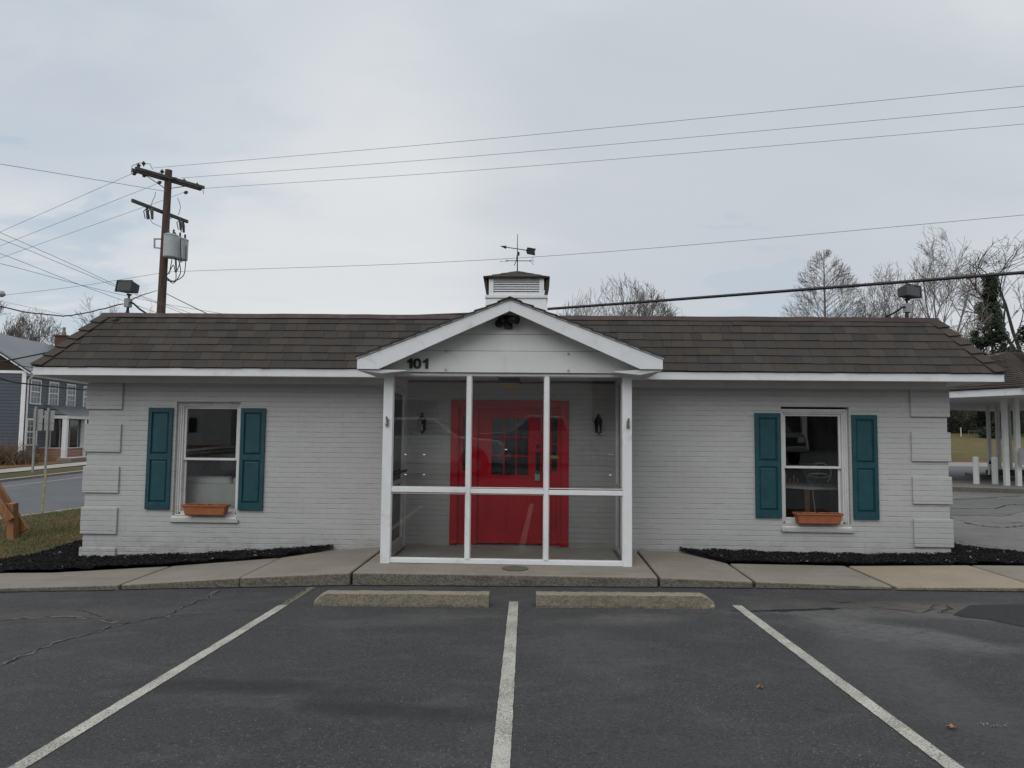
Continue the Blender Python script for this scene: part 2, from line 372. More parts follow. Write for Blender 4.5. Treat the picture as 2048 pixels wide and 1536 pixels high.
# line paint
s = S('line_paint'); v = s.pos()
c = s.mix(s.rng(s.noise(v, 2.2, 6, .7), .35, .7), (.52, .50, .44), (.38, .37, .32))
w = s.math('ADD', s.noise(v, 110, 3, .75), s.math('MULTIPLY', s.noise(v, 3, 5), .30))
c = s.mix(s.rng(w, .63, .74, 0, .85), c, (.10, .092, .08))
c = s.mix(s.rng(s.noise(v, 7, 6, .7), .58, .70, 0, .55), c, (.14, .13, .115))
M['paint'] = s.bsdf(c, .8, s.bump(s.noise(v, 190, 3), .6, .004), 0, .3)
s = S('faded_paint'); v = s.pos()
w = s.noise(v, 60, 4, .8); c = s.mix(s.rng(w, .45, .6), (.06, .058, .052), (.22, .19, .13)); M['fadepaint'] = s.bsdf(c, .85)
M['crack'] = pm('crack_dark', (.009, .008, .008), .9, .3, 20)
M['crackdirt'] = pm('crack_dust', (.11, .095, .085), .95, .3, 20, .3)
# soils, grass
s = S('mulch'); v = s.pos(); n1 = s.noise(v, 45, 5, .7); 
c = s.mix(s.rng(n1, .35, .7), (.006, .006, .007), (.028, .026, .028)); M['mulch'] = s.bsdf(c, .95, s.bump(n1, 1, .03), 0, .15)
s = S('mulch_chip'); a = s.n('ShaderNodeVertexColor', layer_name='tint').outputs[0]; M['chip'] = s.bsdf(a, .9, None, 0, .15)
def turf(name, a, b, d, k=.5):
    s = S(name); v = s.pos()
    c = s.mix(s.rng(s.noise(v, .9, 6, .65), .36, .64), a, b)
    c = s.mix(s.rng(s.noise(v, .35, 6, .7, .5), .45, .6), c, d)
    f = s.noise(s.map(v, (1, 1, 1)), 70, 4, .8); c = s.mix(s.rng(f, .55, .3, 0, .7), c, sc(a, .35))
    return s.bsdf(c, .95, s.bump(f, 1, .03), 0, .1)
M['lawn'] = turf('lawn_soil', (.085, .088, .036), (.13, .11, .055), (.15, .11, .065))
M['field'] = turf('field_grass', (.10, .105, .042), (.20, .155, .08), (.16, .13, .06))
M['ground'] = turf('ground_base', (.085, .08, .045), (.11, .09, .05), (.12, .09, .055))
M['leaflitter'] = turf('leaf_litter', (.17, .09, .05), (.20, .12, .07), (.14, .10, .06))
M['gravel'] = concrete('gravel', (.24, .225, .205), .9, .3, .3)
s = S('grass_blade'); a = s.n('ShaderNodeVertexColor', layer_name='tint').outputs[0]; M['blade'] = s.bsdf(a, .8, None, 0, .2)
# ---------------------------------------------------------------- terrain
KX = [(-60, -.37), (-10, -.34), (-6.2, -.294), (-4.8, -.247), (-2.1, -.150), (1.4, -.109), (5.3, -.083), (8, -.02), (14, 0), (60, 0)]
KY = [-60, -1.86, 45, 85]
def terr(x, y):
    z = interp(x, KX) + (.026*(-1.86-max(y, -60)) if y < -1.86 else 0)
    if y > 45: z += (min(y, 85)-45)/40*2.2*min(1, max(0, (x-8)/6))
    return z
def sheet(name, poly, off, mat, kind='structure', parent=None):
    bm = bmesh.new(); bm.faces.new([bm.verts.new((p[0], p[1], 0)) for p in poly])
    for k, _ in KX: bmesh.ops.bisect_plane(bm, geom=bm.verts[:]+bm.edges[:]+bm.faces[:], plane_co=(k, 0, 0), plane_no=(1, 0, 0))
    for k in KY: bmesh.ops.bisect_plane(bm, geom=bm.verts[:]+bm.edges[:]+bm.faces[:], plane_co=(0, k, 0), plane_no=(0, 1, 0))
    for v in bm.verts: v.co.z = terr(v.co.x, v.co.y)+off
    bmesh.ops.recalc_face_normals(bm, faces=bm.faces)
    for f in bm.faces:
        if f.normal.z < 0: f.normal_flip()
    me = bpy.data.meshes.new(name); bm.to_mesh(me); bm.free(); me.materials.append(mat)
    o = bpy.data.objects.new(name, me); COL.objects.link(o); o['kind'] = kind; return o
def rect(x0, x1, y0, y1): return [(x0, y0), (x1, y0), (x1, y1), (x0, y1)]
sheet('ground', rect(-500, 500, -400, 700), -.05, M['ground'])
sheet('parking_lot', [(-9.8, -40), (60, -40), (60, -.62), (9, -.62), (9, -1.4), (-12.0, -1.5)], 0, M['asphalt'])
sheet('street', [(-16.5, -40), (-9.8, -40), (-12.0, -1.5), (-11.75, 0), (-11.1, 4.37), (-10.82, 6.56), (-10.65, 9), (-12, 30), (-19, 90), (-30.9, 90), (-19.9, 20), (-18.2, 8)], .004, M['street'])
def rib(pts, w):
    L = []; Rr = []
    for i, p in enumerate(pts):
        a = Vector(pts[max(0, i-1)]); b = Vector(pts[min(len(pts)-1, i+1)]); d = (b-a).normalized(); n = Vector((-d.y, d.x))
        ww = w[i] if isinstance(w, list) else w
        L.append(tuple(Vector(p)+n*ww/2)); Rr.append(tuple(Vector(p)-n*ww/2))
    return L+Rr[::-1]
sheet('road_line', rib([(-15.9, -20), (-16.9, 5), (-17.35, 11.5), (-18.0, 17), (-22, 50)], .12), .010, M['walk2'])
def kerb(name, pts, w, h, mat, drop=.1):
    b = MB(); p = rib(pts, w); n = len(pts)
    for i in range(n-1):
        q = [p[i], p[i+1], p[2*n-2-i], p[2*n-1-i]]
        b.hexa([(x, y, terr(x, y)-drop) for x, y in q]+[(x, y, terr(x, y)+h) for x, y in q])
    return tag(b.build(name, mat, bev=.015), kind='structure')
kerb('kerb', [(-12.0, -1.5), (-11.75, 0), (-11.1, 4.37), (-10.82, 6.56), (-10.65, 9), (-12, 30), (-19, 90)], .14, .07, M['walk2'])
kerb('kerb', [(-16.5, -40), (-18.2, 8), (-19.9, 20), (-30.9, 90)], .15, .10, M['walk2'])
sheet('lawn', [(-11.7, 0), (-11.9, -1.35), (-7.0, -1.12), (-6.4, 0), (-6.4, 10), (-6.3, 60), (-12, 60), (-11.9, 30), (-10.58, 9), (-10.75, 6.56), (-11.03, 4.37)], .05, M['lawn'])
sheet('grass_verge', [(-16.5, -40), (-18.2, 8), (-19.9, 20), (-30.9, 90), (-33.2, 90), (-21.9, 20), (-20.1, 8), (-18, -40)], .09, M['lawn'])
sheet('far_sidewalk', [(-18, -40), (-20.1, 8), (-21.9, 20), (-33.2, 90), (-34.9, 90), (-23.5, 20), (-21.7, 8), (-19.6, -40)], .12, M['walk2'])
sheet('leaf_litter_bank', [(-19.6, -40), (-21.7, 8), (-23.5, 20), (-34.9, 90), (-60, 90), (-60, -40)], .14, M['leaflitter'])
sheet('driveway', [(5.9, 1.4), (6.85, -.2), (7.6, -.6), (60, -.6), (60, 17), (5.9, 17)], .006, M['drive'])
sheet('side_road', rect(5.9, 120, 17, 29.5), .004, M['street'])
sheet('gravel_strip', rect(5.9, 120, 29.5, 36), .008, M['gravel'])
sheet('leafy_bank', rect(5.9, 120, 36, 45), .012, M['leaflitter'])
sheet('field', rect(5.9, 160, 45, 200), .014, M['field'])
sheet('driveway_patch', [(6.2, 5.2), (9.5, 5.0), (10.8, 6.2), (12.4, 7.2), (16, 7.6), (16, 9.3), (6.2, 9.0)], .012, M['drive_dark'])
sheet('asphalt_patch', [tuple(AZ(x, y, -.04).xy) for x, y in [(1905, 1226), (1940, 1205), (2060, 1203), (2180, 1215), (2180, 1275), (2060, 1256), (1975, 1236), (1930, 1231)]], .004, M['patch'])
def lotp(x, y):
    p = AZ(x, y, -.1)
    for _ in range(6): p = AZ(x, y, terr(p.x, p.y))
    return (p.x, p.y)
# cracks on the lot: jagged narrow strips
def crack(pts, w, mat='crack', off=.005, jit=.018, name='lot_crack', step=.05):
    P = [Vector(lotp(*p)) for p in pts]; out = []
    for a, b in zip(P, P[1:]):
        n = max(1, int((b-a).length/step))
        for i in range(n): out.append(a.lerp(b, i/n)+Vector((R.uniform(-jit, jit), R.uniform(-jit, jit))))
    out.append(P[-1]); ws = [w*R.uniform(.25, 1.2) for _ in out]; ws[0] = ws[-1] = w*.15
    b = MB(); p = rib([tuple(q) for q in out], ws); n = len(out)
    for i in range(n-1):
        q = [p[i], p[i+1], p[2*n-2-i], p[2*n-1-i]]
        b.add([(x, y, terr(x, y)+off) for x, y in q], [(0, 1, 2, 3)])
    o = b.build(name, M[mat]); o['kind'] = 'structure'
z2 = lambda L: [(x/2.695, 1060+y/2.695) for x, y in L]
z3 = lambda L: [(1260+x/2.6, 1050+y/2.6) for x, y in L]
c1 = z2([(1195, 318), (1120, 365), (980, 420), (900, 465), (750, 490), (600, 520), (500, 560), (330, 600), (200, 645), (0, 735)])
crack(c1, .05, 'crackdirt', .0035, .03); crack(c1, .016)
c2 = z2([(0, 486), (200, 476), (400, 470), (560, 486), (640, 505)])
crack(c2, .07, 'crackdirt', .0035, .03); crack(c2, .012)
crack(z2([(410, 430), (470, 445), (560, 470)]), .010)
crack(z2([(980, 440), (1150, 430), (1300, 432), (1440, 438)]), .007)
crack(z3([(505, 447), (600, 449), (640, 450)]), .012)
crack(z3([(625, 450), (760, 447), (950, 440), (1095, 434)]), .085, 'crack', .0045, .012)
crack(z3([(1040, 398), (1100, 405), (1170, 402)]), .02)
crack(z3([(1240, 428), (1380, 440), (1500, 458), (1580, 440), (1565, 425), (1640, 415), (1672, 436), (1600, 456), (1700, 462), (1760, 476)]), .014)
crack([(560, 1212), (590, 1195), (612, 1178)], .012)
for a_, b_ in ((-9, -4.83), (-4.79, -2.13), (-2.1, 1.35), (1.38, 2.4), (2.44, 3.9), (3.95, 5.5), (5.52, 8.9)):
    n = int((b_-a_)/.06); pts = [(a_+(b_-a_)*i/n, -1.885-(.03 if a_ > 3.9 or a_ < -8 else 0)-(.05*max(0, (-6-(a_+(b_-a_)*i/n))/3))+R.uniform(-.006, .006)) for i in range(n+1)]
    sheet('kerb_gutter_dirt', rib(pts, [R.uniform(.018, .055) for _ in pts]), .0055, M['crack'])
# parking lines
def pline(y0, y1, x0, x1, w=.093):
    n = 110; pts = [(x0+(x1-x0)*i/n+R.uniform(-.0012, .0012), y0+(y1-y0)*i/n) for i in range(n+1)]
    return sheet('parking_line', rib(pts, [w*R.uniform(.96, 1.03) for _ in pts]), .0045, M['paint'])
pline(-2.88, -7.8, -2.52, -2.50); pline(-2.70, -8.2, -.235, -.14); pline(-2.80, -8.6, 1.965, 2.03)
sheet('faded_line', rib([(-2.52, -2.86), (-2.53, -1.95)], .085), .004, M['fadepaint'])
def drive_crack(pts, w):
    P = [tuple(AZ(x, y, .0).xy) for x, y in pts]; Q = []
    for a, b in zip(P, P[1:]):
        for i in range(14): Q.append((a[0]+(b[0]-a[0])*i/14+R.uniform(-.03, .03), a[1]+(b[1]-a[1])*i/14+R.uniform(-.05, .05)))
    sheet('driveway_crack', rib(Q, [w*R.uniform(.4, 1.3) for _ in Q]), .017, M['crack'])
drive_crack([(1899, 1017), (1993, 1017), (2015, 1010), (2052, 1009), (2200, 1004)], .05)
drive_crack([(1928, 1044), (1965, 1051), (2003, 1054), (2048, 1051), (2200, 1046)], .035)
drive_crack([(1899, 1000), (1960, 997), (2010, 994), (2120, 990)], .05)
# ---------------------------------------------------------------- sidewalk slabs
WZ = [(-14, -.30), (-6.2, -.249), (-4.8, -.190), (-3.4, -.085), (-2.1, -.006), (1.36, 0), (2.41, -.025), (3.93, -.053), (5.3, -.03), (9, 0.0)]
def slab(st, mat):
    b = MB()
    for (x0, f0, b0), (x1, f1, b1) in zip(st, st[1:]):
        z0, z1 = interp(x0, WZ), interp(x1, WZ)
        b.hexa([(x0, f0, z0-.4), (x1, f1, z1-.4), (x1, b1, z1-.4), (x0, b0, z0-.4), (x0, f0, z0), (x1, f1, z1), (x1, b1, z1), (x0, b0, z0)])
    bm = None
    o = b.build('sidewalk', mat)
    bm = bmesh.new(); bm.from_mesh(o.data); bmesh.ops.remove_doubles(bm, verts=bm.verts, dist=1e-5)
    dup = {}
    for f in bm.faces: dup.setdefault(tuple(sorted(v.index for v in f.verts)), []).append(f)
    bmesh.ops.delete(bm, geom=[f for l in dup.values() if len(l) > 1 for f in l], context='FACES')
    bm.to_mesh(o.data); bm.free()
    m = o.modifiers.new('bevel', 'BEVEL'); m.width = .024; m.segments = 3; m.limit_method = 'ANGLE'; m.angle_limit = math.radians(50)
    o['kind'] = 'structure'
slab([(-14, -1.95, -1.45), (-9, -1.9, -1.22), (-6.2, -1.87, -.96), (-4.815, -1.86, -.72)], M['concrete'])
slab([(-4.79, -1.86, -.72), (-3.41, -1.86, -.57)], M['concrete'])
slab([(-3.405, -1.86, -.57), (-2.8, -1.86, -.1), (-2.13, -1.86, -.004)], M['concrete'])
slab([(-2.105, -1.86, -.004), (-.3, -1.85, -.004), (1.352, -1.87, -.004)], M['concrete'])
slab([(1.375, -1.87, -.004), (1.93, -1.87, -.01), (2.405, -1.87, -.79)], M['concrete'])
slab([(2.43, -1.87, -.78), (3.92, -1.88, -.65)], M['concrete'])
slab([(3.955, -1.90, -.66), (5.50, -1.90, -.60)], M['tan'])
slab([(5.52, -1.90, -.60), (9.0, -1.95, -.60)], M['concrete'])
M['capdark'] = concrete('stained_cap', (.12, .105, .085), .4, .6)
# iron cap set in the slab
b = MB(); b.cyl((-.26, -1.50, -.02), (-.26, -1.50, .006), .155, n=28); b.build('drain_cap', M['capdark'])
o = bpy.context.scene.objects['drain_cap']; tag(o, 'round utility cap set in the concrete slab before the glass porch', 'utility cap')
# ---------------------------------------------------------------- mulch beds
def inpoly(x, y, P):
    r = False; j = len(P)-1
    for i in range(len(P)):
        if (P[i][1] > y) != (P[j][1] > y) and x < (P[j][0]-P[i][0])*(y-P[i][1])/(P[j][1]-P[i][1])+P[i][0]: r = not r
        j = i
    return r
def mz(x, y): return interp(x, WZ)+.035+.05*(mnoise.noise(Vector((x*3, y*3, 1)))+.3*mnoise.noise(Vector((x*11, y*11, 4))))*(.5)
BL = [(-7.9, -1.13), (-6.2, -.97), (-4.8, -.73), (-3.5, -.57), (-2.85, -.09), (-2.86, .06), (-6.42, .06), (-6.42, 5), (-7.6, 5), (-7.45, 1.8), (-7.25, .1), (-7.6, -.7)]
BR_ = [(1.95, .06), (1.97, -.07), (2.42, -.78), (4.0, -.66), (5.7, -.60), (7.55, -.60), (6.85, -.1), (6.25, .75), (5.95, 1.5), (5.95, 5), (5.55, 5), (5.55, .06)]
def mulch(P, seed, n):
    r = random.Random(seed); b = MB(); st = .07; x0 = min(p[0] for p in P); x1 = max(p[0] for p in P); y0 = min(p[1] for p in P); y1 = max(p[1] for p in P)
    nx = int((x1-x0)/st)+1; ny = int((y1-y0)/st)+1; idx = {}; vs = []; fs = []
    def vid(i, j):
        if (i, j) not in idx:
            x, y = x0+i*st, y0+j*st; idx[(i, j)] = len(vs); vs.append((x, y, mz(x, y)+r.uniform(-.008, .008)))
        return idx[(i, j)]
    for i in range(nx):
        for j in range(ny):
            if inpoly(x0+(i+.5)*st, y0+(j+.5)*st, P): fs.append((vid(i, j), vid(i+1, j), vid(i+1, j+1), vid(i, j+1)))
    b.add(vs, fs); tag(b.build('mulch_bed', M['mulch'], smooth=True), kind='structure')
    c = MB(); k = 0
    while k < n:
        x, y = r.uniform(x0, x1), r.uniform(y0, y1)
        if y > 2.2 or not inpoly(x, y, P): continue
        k += 1; z = mz(x, y)+r.uniform(0, .022); L = r.uniform(.012, .055); w = r.uniform(.005, .016)
        g = r.choice([.008, .010, .014, .020, .03]); g = g if r.random() > .006 else .3
        c.col = (g, g*.95, g*r.uniform(.9, 1.1))
        m = Matrix.Translation((x, y, z)) @ Matrix.Rotation(r.uniform(0, 6.3), 4, 'Z') @ Matrix.Rotation(r.uniform(-.7, .7), 4, 'Y') @ Matrix.Rotation(r.uniform(-.7, .7), 4, 'X')
        c.add([m @ Vector(q) for q in ((-L/2, -w/2, 0), (L/2, -w*.3, 0), (L*.4, w/2, .002), (-L*.4, w/2, 0), (0, 0, .008))], [(0, 1, 4), (1, 2, 4), (2, 3, 4), (3, 0, 4)])
    tag(c.build('mulch_chips', M['chip']), kind='stuff')
mulch(BL, 3, 16000); mulch(BR_, 4, 15000)
# ---------------------------------------------------------------- lawn blades
LP = [(-11.7, 0), (-11.9, -1.35), (-8.0, -1.15), (-7.6, -.7), (-7.25, .1), (-7.45, 1.8), (-7.3, 14), (-11, 14), (-10.6, 9), (-10.8, 6.56), (-11.1, 4.37)]
def blades(n, P, seed, hmin, hmax, zo, ycut=99, wd=.004, far=1):
    r = random.Random(seed); b = MB(); x0 = min(p[0] for p in P); x1 = max(p[0] for p in P); y0 = min(p[1] for p in P); y1 = max(p[1] for p in P); k = 0
    while k < n:
        x, y = r.uniform(x0, x1), r.uniform(y0, y1)
        if not inpoly(x, y, P): continue
        nn = mnoise.noise(Vector((x*1.1, y*1.1, 0)))+.4*mnoise.noise(Vector((x*4, y*4, 3)))
        k += 1; z = terr(x, y)+zo; h = r.uniform(hmin, hmax); a = r.uniform(0, 6.3); ww = wd*r.uniform(.6, 1.5)
        dry = r.random() < (.52-nn*.55 if y > .3 else .8-nn*.3)
        c = (.25, .19, .11) if dry else (.125, .14, .055)
        q = r.uniform(.5, 1.5); b.col = (c[0]*q, c[1]*q, c[2]*q)
        lx, ly = r.uniform(-1, 1)*h*.8, r.uniform(-1, 1)*h*.8; dx, dy = math.cos(a)*ww, math.sin(a)*ww
        b.add([(x-dx, y-dy, z), (x+dx, y+dy, z), (x+lx*.5, y+ly*.5, z+h*.75), (x+lx, y+ly, z+h)], [(0, 1, 2), (0, 2, 3)])
    return b
tag(blades(80000, LP, 5, .02, .055, .045).build('lawn_grass', M['blade']), kind='stuff')
# ================================================================ MAIN BUILDING
B = thing('brick_building', 'long painted grey brick building with dark shingle mansard roof and glass entry porch', 'building', (-.4, 0, 0))
XL, XR, DEP = -6.47, 5.62, 7.0
def wallgrid(name, xs, zs, holes, y0, y1, mat, parent):
    b = MB()
    for i in range(len(xs)-1):
        for j in range(len(zs)-1):
            if (i, j) in holes: continue
            x0, x1, z0, z1 = xs[i], xs[i+1], zs[j], zs[j+1]
            b.add([(x0, y0, z0), (x1, y0, z0), (x1, y0, z1), (x0, y0, z1)], [(0, 1, 2, 3)])
            b.add([(x0, y1, z0), (x1, y1, z0), (x1, y1, z1), (x0, y1, z1)], [(0, 3, 2, 1)])
            for di, dj, q in ((-1, 0, [(x0, y0, z0), (x0, y0, z1), (x0, y1, z1), (x0, y1, z0)]), (1, 0, [(x1, y0, z0), (x1, y1, z0), (x1, y1, z1), (x1, y0, z1)]),
                              (0, -1, [(x0, y0, z0), (x0, y1, z0), (x1, y1, z0), (x1, y0, z0)]), (0, 1, [(x0, y0, z1), (x1, y0, z1), (x1, y1, z1), (x0, y1, z1)])):
                a, c = i+di, j+dj
                if a < 0 or c < 0 or a >= len(xs)-1 or c >= len(zs)-1 or (a, c) in holes: b.add(q, [(0, 1, 2, 3)])
    return b.build(name, mat, parent)
W1 = (-5.185, -4.255, .385, 1.995); W2 = (3.365, 4.292, .375, 1.966)
DR = (-1.20, .405, .02, 2.03)
xs = [XL, W1[0], W1[1], DR[0], DR[1], W2[0], W2[1], XR]; zs = [-.5, DR[2], W1[2], W1[3], DR[3], 2.30]
wallgrid('wall', xs, zs, {(1, 2), (5, 2), (3, 1), (3, 2), (3, 3)}, 0, .25, M['brick'], B)
b = MB(); b.box(XL, XL+.25, .25, DEP, -.5, 2.30); b.build('wall', M['brick_side'], B)
b = MB(); b.box(XR-.25, XR, .25, DEP, -.5, 2.30); b.build('wall', M['brick_side'], B)
b = MB(); b.box(XL+.25, XR-.25, DEP-.25, DEP, -.5, 2.30); b.build('wall', M['brick'], B)
for k, (z0, z1) in enumerate([(1.875, 2.255), (1.265, 1.665), (.685, 1.06), (.105, .482), (-.45, -.088)]):
    for sx in (0, 1):
        x0, x1 = ((XL-.03, -5.972) if sx == 0 else (5.123, XR+.03))
        dz = 0 if sx == 0 else -.006
        b = MB(); b.box(x0, x1, -.03, .0, z0+dz, z1+dz); 
        b.box(x0 if sx == 0 else XR+.0005, XL-.0005 if sx == 0 else x1, .0, .48, z0+dz, z1+dz)
        o = b.build('quoin', M['brick'], B, bev=.006)
# interior
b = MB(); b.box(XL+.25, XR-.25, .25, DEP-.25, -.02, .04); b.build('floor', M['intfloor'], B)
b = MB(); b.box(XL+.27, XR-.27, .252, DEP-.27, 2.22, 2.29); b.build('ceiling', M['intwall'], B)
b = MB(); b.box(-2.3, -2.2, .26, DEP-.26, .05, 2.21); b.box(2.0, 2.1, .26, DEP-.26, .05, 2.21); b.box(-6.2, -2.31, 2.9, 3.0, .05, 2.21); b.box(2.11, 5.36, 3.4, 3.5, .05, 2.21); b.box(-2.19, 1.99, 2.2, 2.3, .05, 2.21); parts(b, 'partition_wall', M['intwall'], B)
# eaves, soffit, fascia
EX0, EX1, EY, ZT, ZB = -6.965, 6.093, -.5, 2.432, 2.328
b = MB()
b.box(EX0, -2.02, EY, EY+.025, ZB, ZT+.006); b.box(1.30, EX1, EY, EY+.025, ZB-.006, ZT-.006)
b.box(EX0, EX0+.025, EY+.026, DEP+.5, ZB, ZT); b.box(EX1-.025, EX1, EY+.026, DEP+.5, ZB-.005, ZT-.006)
parts(b, 'fascia', M['white'], B, bev=.004)
b = MB(); b.box(EX0+.03, EX1-.03, EY+.03, DEP+.46, ZB+.012, ZB+.03); b.build('soffit', M['soffit'], B)
b = MB(); b.box(XL+.02, -1.98, -.045, -.003, 2.258, ZB+.011); b.box(1.20, XR-.02, -.045, -.003, 2.246, ZB+.011); parts(b, 'frieze_board', M['soffit'], B)
# ---- shingle slopes
def slope(b, A, Bq, Cq, Dq, n, r, w=(.11, .30), th=.007, tilt=.005, wave=.004):
    """A lower left, Bq lower right, Cq upper right, Dq upper left"""
    A, Bq, Cq, Dq = map(Vector, (A, Bq, Cq, Dq)); nrm = (Bq-A).cross(Dq-A)
    if nrm.length < 1e-6: nrm = (Bq-A).cross(Cq-A)
    nrm.normalize()
    if nrm.z < 0: nrm = -nrm
    ax = (Bq-A).normalized(); up = nrm.cross(ax); up = up if up.z > 0 else -up
    H = max((Dq-A).dot(up), (Cq-A).dot(up)); e = H/n
    def bounds(h):
        t = h/H; l = A.lerp(Dq, t); rr = Bq.lerp(Cq, t); return (l-A).dot(ax), (rr-A).dot(ax)
    for i in range(n):
        h0 = i*e; h1 = min(H, h0+e*1.12); l0, r0 = bounds(h0); l1, r1 = bounds(h1); x = l0-r.uniform(0, w[0])
        while x < r0:
            ww = r.uniform(*w); xa, xb = x, x+ww; x = xb
            dk = h0+r.uniform(-wave, wave); sk = r.uniform(-.02, .02)
            p = []
            for xx, hh, lo in ((xa, dk, 1), (xb, dk, 1), (xb+sk*0, h1, 0), (xa, h1, 0)):
                lb, rb = (l0, r0) if lo else (l1, r1)
                p.append((min(max(xx+(.0015 if xx == xa else -.0015), lb), rb), hh))
            if p[1][0]-p[0][0] < .01 and p[2][0]-p[3][0] < .01: continue
            t = th+tilt+(r.uniform(.001, .005) if r.random() < .5 else 0)
            P = lambda q, o: A+ax*q[0]+up*q[1]+nrm*o
            g = r.choice([.68, .80, .92, 1.0, 1.1, 1.28])*r.uniform(.93, 1.07); wm = r.uniform(-.06, .10)
            b.col = (g*(1+wm), g, g*(1-wm*1.3))
            b.hexa([P(p[0], -.002), P(p[1], -.002), P(p[2], -.012), P(p[3], -.012), P(p[0], t), P(p[1], t), P(p[2], th*.2), P(p[3], th*.2)])
RZ = 3.245; IN = .577
rr_ = random.Random(11)
EO = .03
E0, E1, EF, EB = EX0-EO+.03, EX1+EO-.03, EY-.02, DEP+.5
T0, T1, TF, TB = EX0+IN, EX1-IN+.06, EY+IN, DEP+.5-IN
b = MB()
ZE = ZT+.012
def rl(x): return -.014*(x-EX0)/13.0  # the whole roof edge drops slightly to the right
slope(b, (E0, EF, ZE), (E1, EF, ZE-.014), (T1, TF, RZ-.03), (T0, TF, RZ), 7, rr_)
slope(b, (E0-.01, EB, ZE), (E0-.01, EF, ZE), (T0, TF, RZ), (T0, TB, RZ), 7, rr_)
slope(b, (E1+.01, EF, ZE-.014), (E1+.01, EB, ZE), (T1, TB, RZ), (T1, TF, RZ-.03), 7, rr_)
slope(b, (E1, EB, ZE), (E0, EB, ZE), (T0, TB, RZ), (T1, TB, RZ), 7, rr_)

b.col = (.18, .17, .16)
for q in (((E0+.02, EF+.03, ZE), (E1-.02, EF+.03, ZE-.014), (T1, TF+.02, RZ-.03), (T0, TF+.02, RZ)), ((E0+.02, EB, ZE), (E0+.02, EF, ZE), (T0+.02, TF, RZ), (T0+.02, TB, RZ)), ((E1-.02, EF, ZE), (E1-.02, EB, ZE), (T1-.02, TB, RZ-.03), (T1-.02, TF, RZ-.03)), ((E1, EB-.02, ZE), (E0, EB-.02, ZE), (T0, TB-.02, RZ), (T1, TB-.02, RZ-.03))):
    b.add(q, [(0, 1, 2, 3)])
roof = b.build('roof', M['shingle'], B)
# hip cap shingles
b = MB(); r = random.Random(5)
def hipcaps(b, lo, hi, n, a1, a2, w=.145):
    lo, hi = Vector(lo), Vector(hi); d = (hi-lo)/n; a1 = Vector(a1).normalized(); a2 = Vector(a2).normalized()
    for i in range(n):
        p = lo+d*i; q = lo+d*(i+1.15); g = r.uniform(.95, 1.5); b.col = (g*1.07, g, g*.93)
        upv = Vector((0, 0, 1))
        for a in (a1, a2):
            o = (d.normalized().cross(a)).normalized(); o = o if o.z > 0 else -o
            o = (o+Vector((0, -.2, .0))).normalized()
            s0 = o*.036+upv*.012; s1 = o*.012+upv*.006
            b.hexa([p+s0-o*.008, p+a*w+o*.024, q+a*w+o*.000, q+s1-o*.008, p+s0+o*.006, p+a*w+o*.038, q+a*w+o*.012, q+s1+o*.006])
hipcaps(b, (E0, EF, ZE), (T0, TF, RZ), 6, (1, 0, 0), (0, 1, 0))
b.build('hip_cap', M['shingle'], roof); b = MB()
hipcaps(b, (E1, EF, ZE-.014), (T1, TF, RZ-.03), 6, (-1, 0, 0), (0, 1, 0))
b.build('hip_cap', M['shingle'], roof)
# lifted shingles near the left hip
b = MB(); b.col = (.8, .78, .75)
c0 = AY(212, 648, .02); 
b.add([AY(204, 649, .02), AY(224, 650, .02), AY(237, 636, -.03), AY(222, 634, .04), AY(204, 649, .03), AY(224, 650, .03), AY(237, 636, -.02), AY(222, 634, .05)], [(0,1,2,3),(7,6,5,4),(0,4,5,1),(1,5,6,2),(2,6,7,3),(3,7,4,0)])
b.col = (.45, .44, .43)
b.hexa([AY(228, 647, .0), AY(240, 648, .0), AY(246, 640, .05), AY(238, 637, .05), AY(228, 646, -.03), AY(240, 647, -.03), AY(246, 639, .03), AY(238, 636, .03)])
b.build('lifted_shingle', M['shingle'], roof)
b = MB()
def capstrip(p0, p1, n=40):
    p0, p1 = Vector(p0), Vector(p1); r = random.Random(9); pts = [p0.lerp(p1, i/n)+Vector((0, r.uniform(-.003, .003), r.uniform(-.0035, .0035))) for i in range(n+1)]
    for a, c in zip(pts, pts[1:]):
        for dy, z0, z1 in ((-.045, -.02, .045), ):
            b.hexa([a+Vector((0, dy, z0)), c+Vector((0, dy, z0)), c+Vector((0, .10, z0)), a+Vector((0, .10, z0)), a+Vector((0, dy+.03, z1)), c+Vector((0, dy+.03, z1)), c+Vector((0, .10, z1+.01)), a+Vector((0, .10, z1+.01))])
capstrip((T0-.01, TF, RZ), (T1+.01, TF, RZ-.03))
b.box(T0-.04, T0+.05, TF+.1, TB, RZ-.01, RZ+.05); b.box(T1-.05, T1+.04, TF+.1, TB, RZ-.04, RZ+.03)
b.box(T0, T1, TB-.05, TB+.04, RZ-.02, RZ+.04)
b.build('ridge_flashing', M['brown_metal'], roof)
b = MB(); b.box(T0+.05, T1-.05, TF+.09, TB-.05, RZ-.12, RZ-.03); b.build('flat_roof_deck', M['roofdark'], roof)
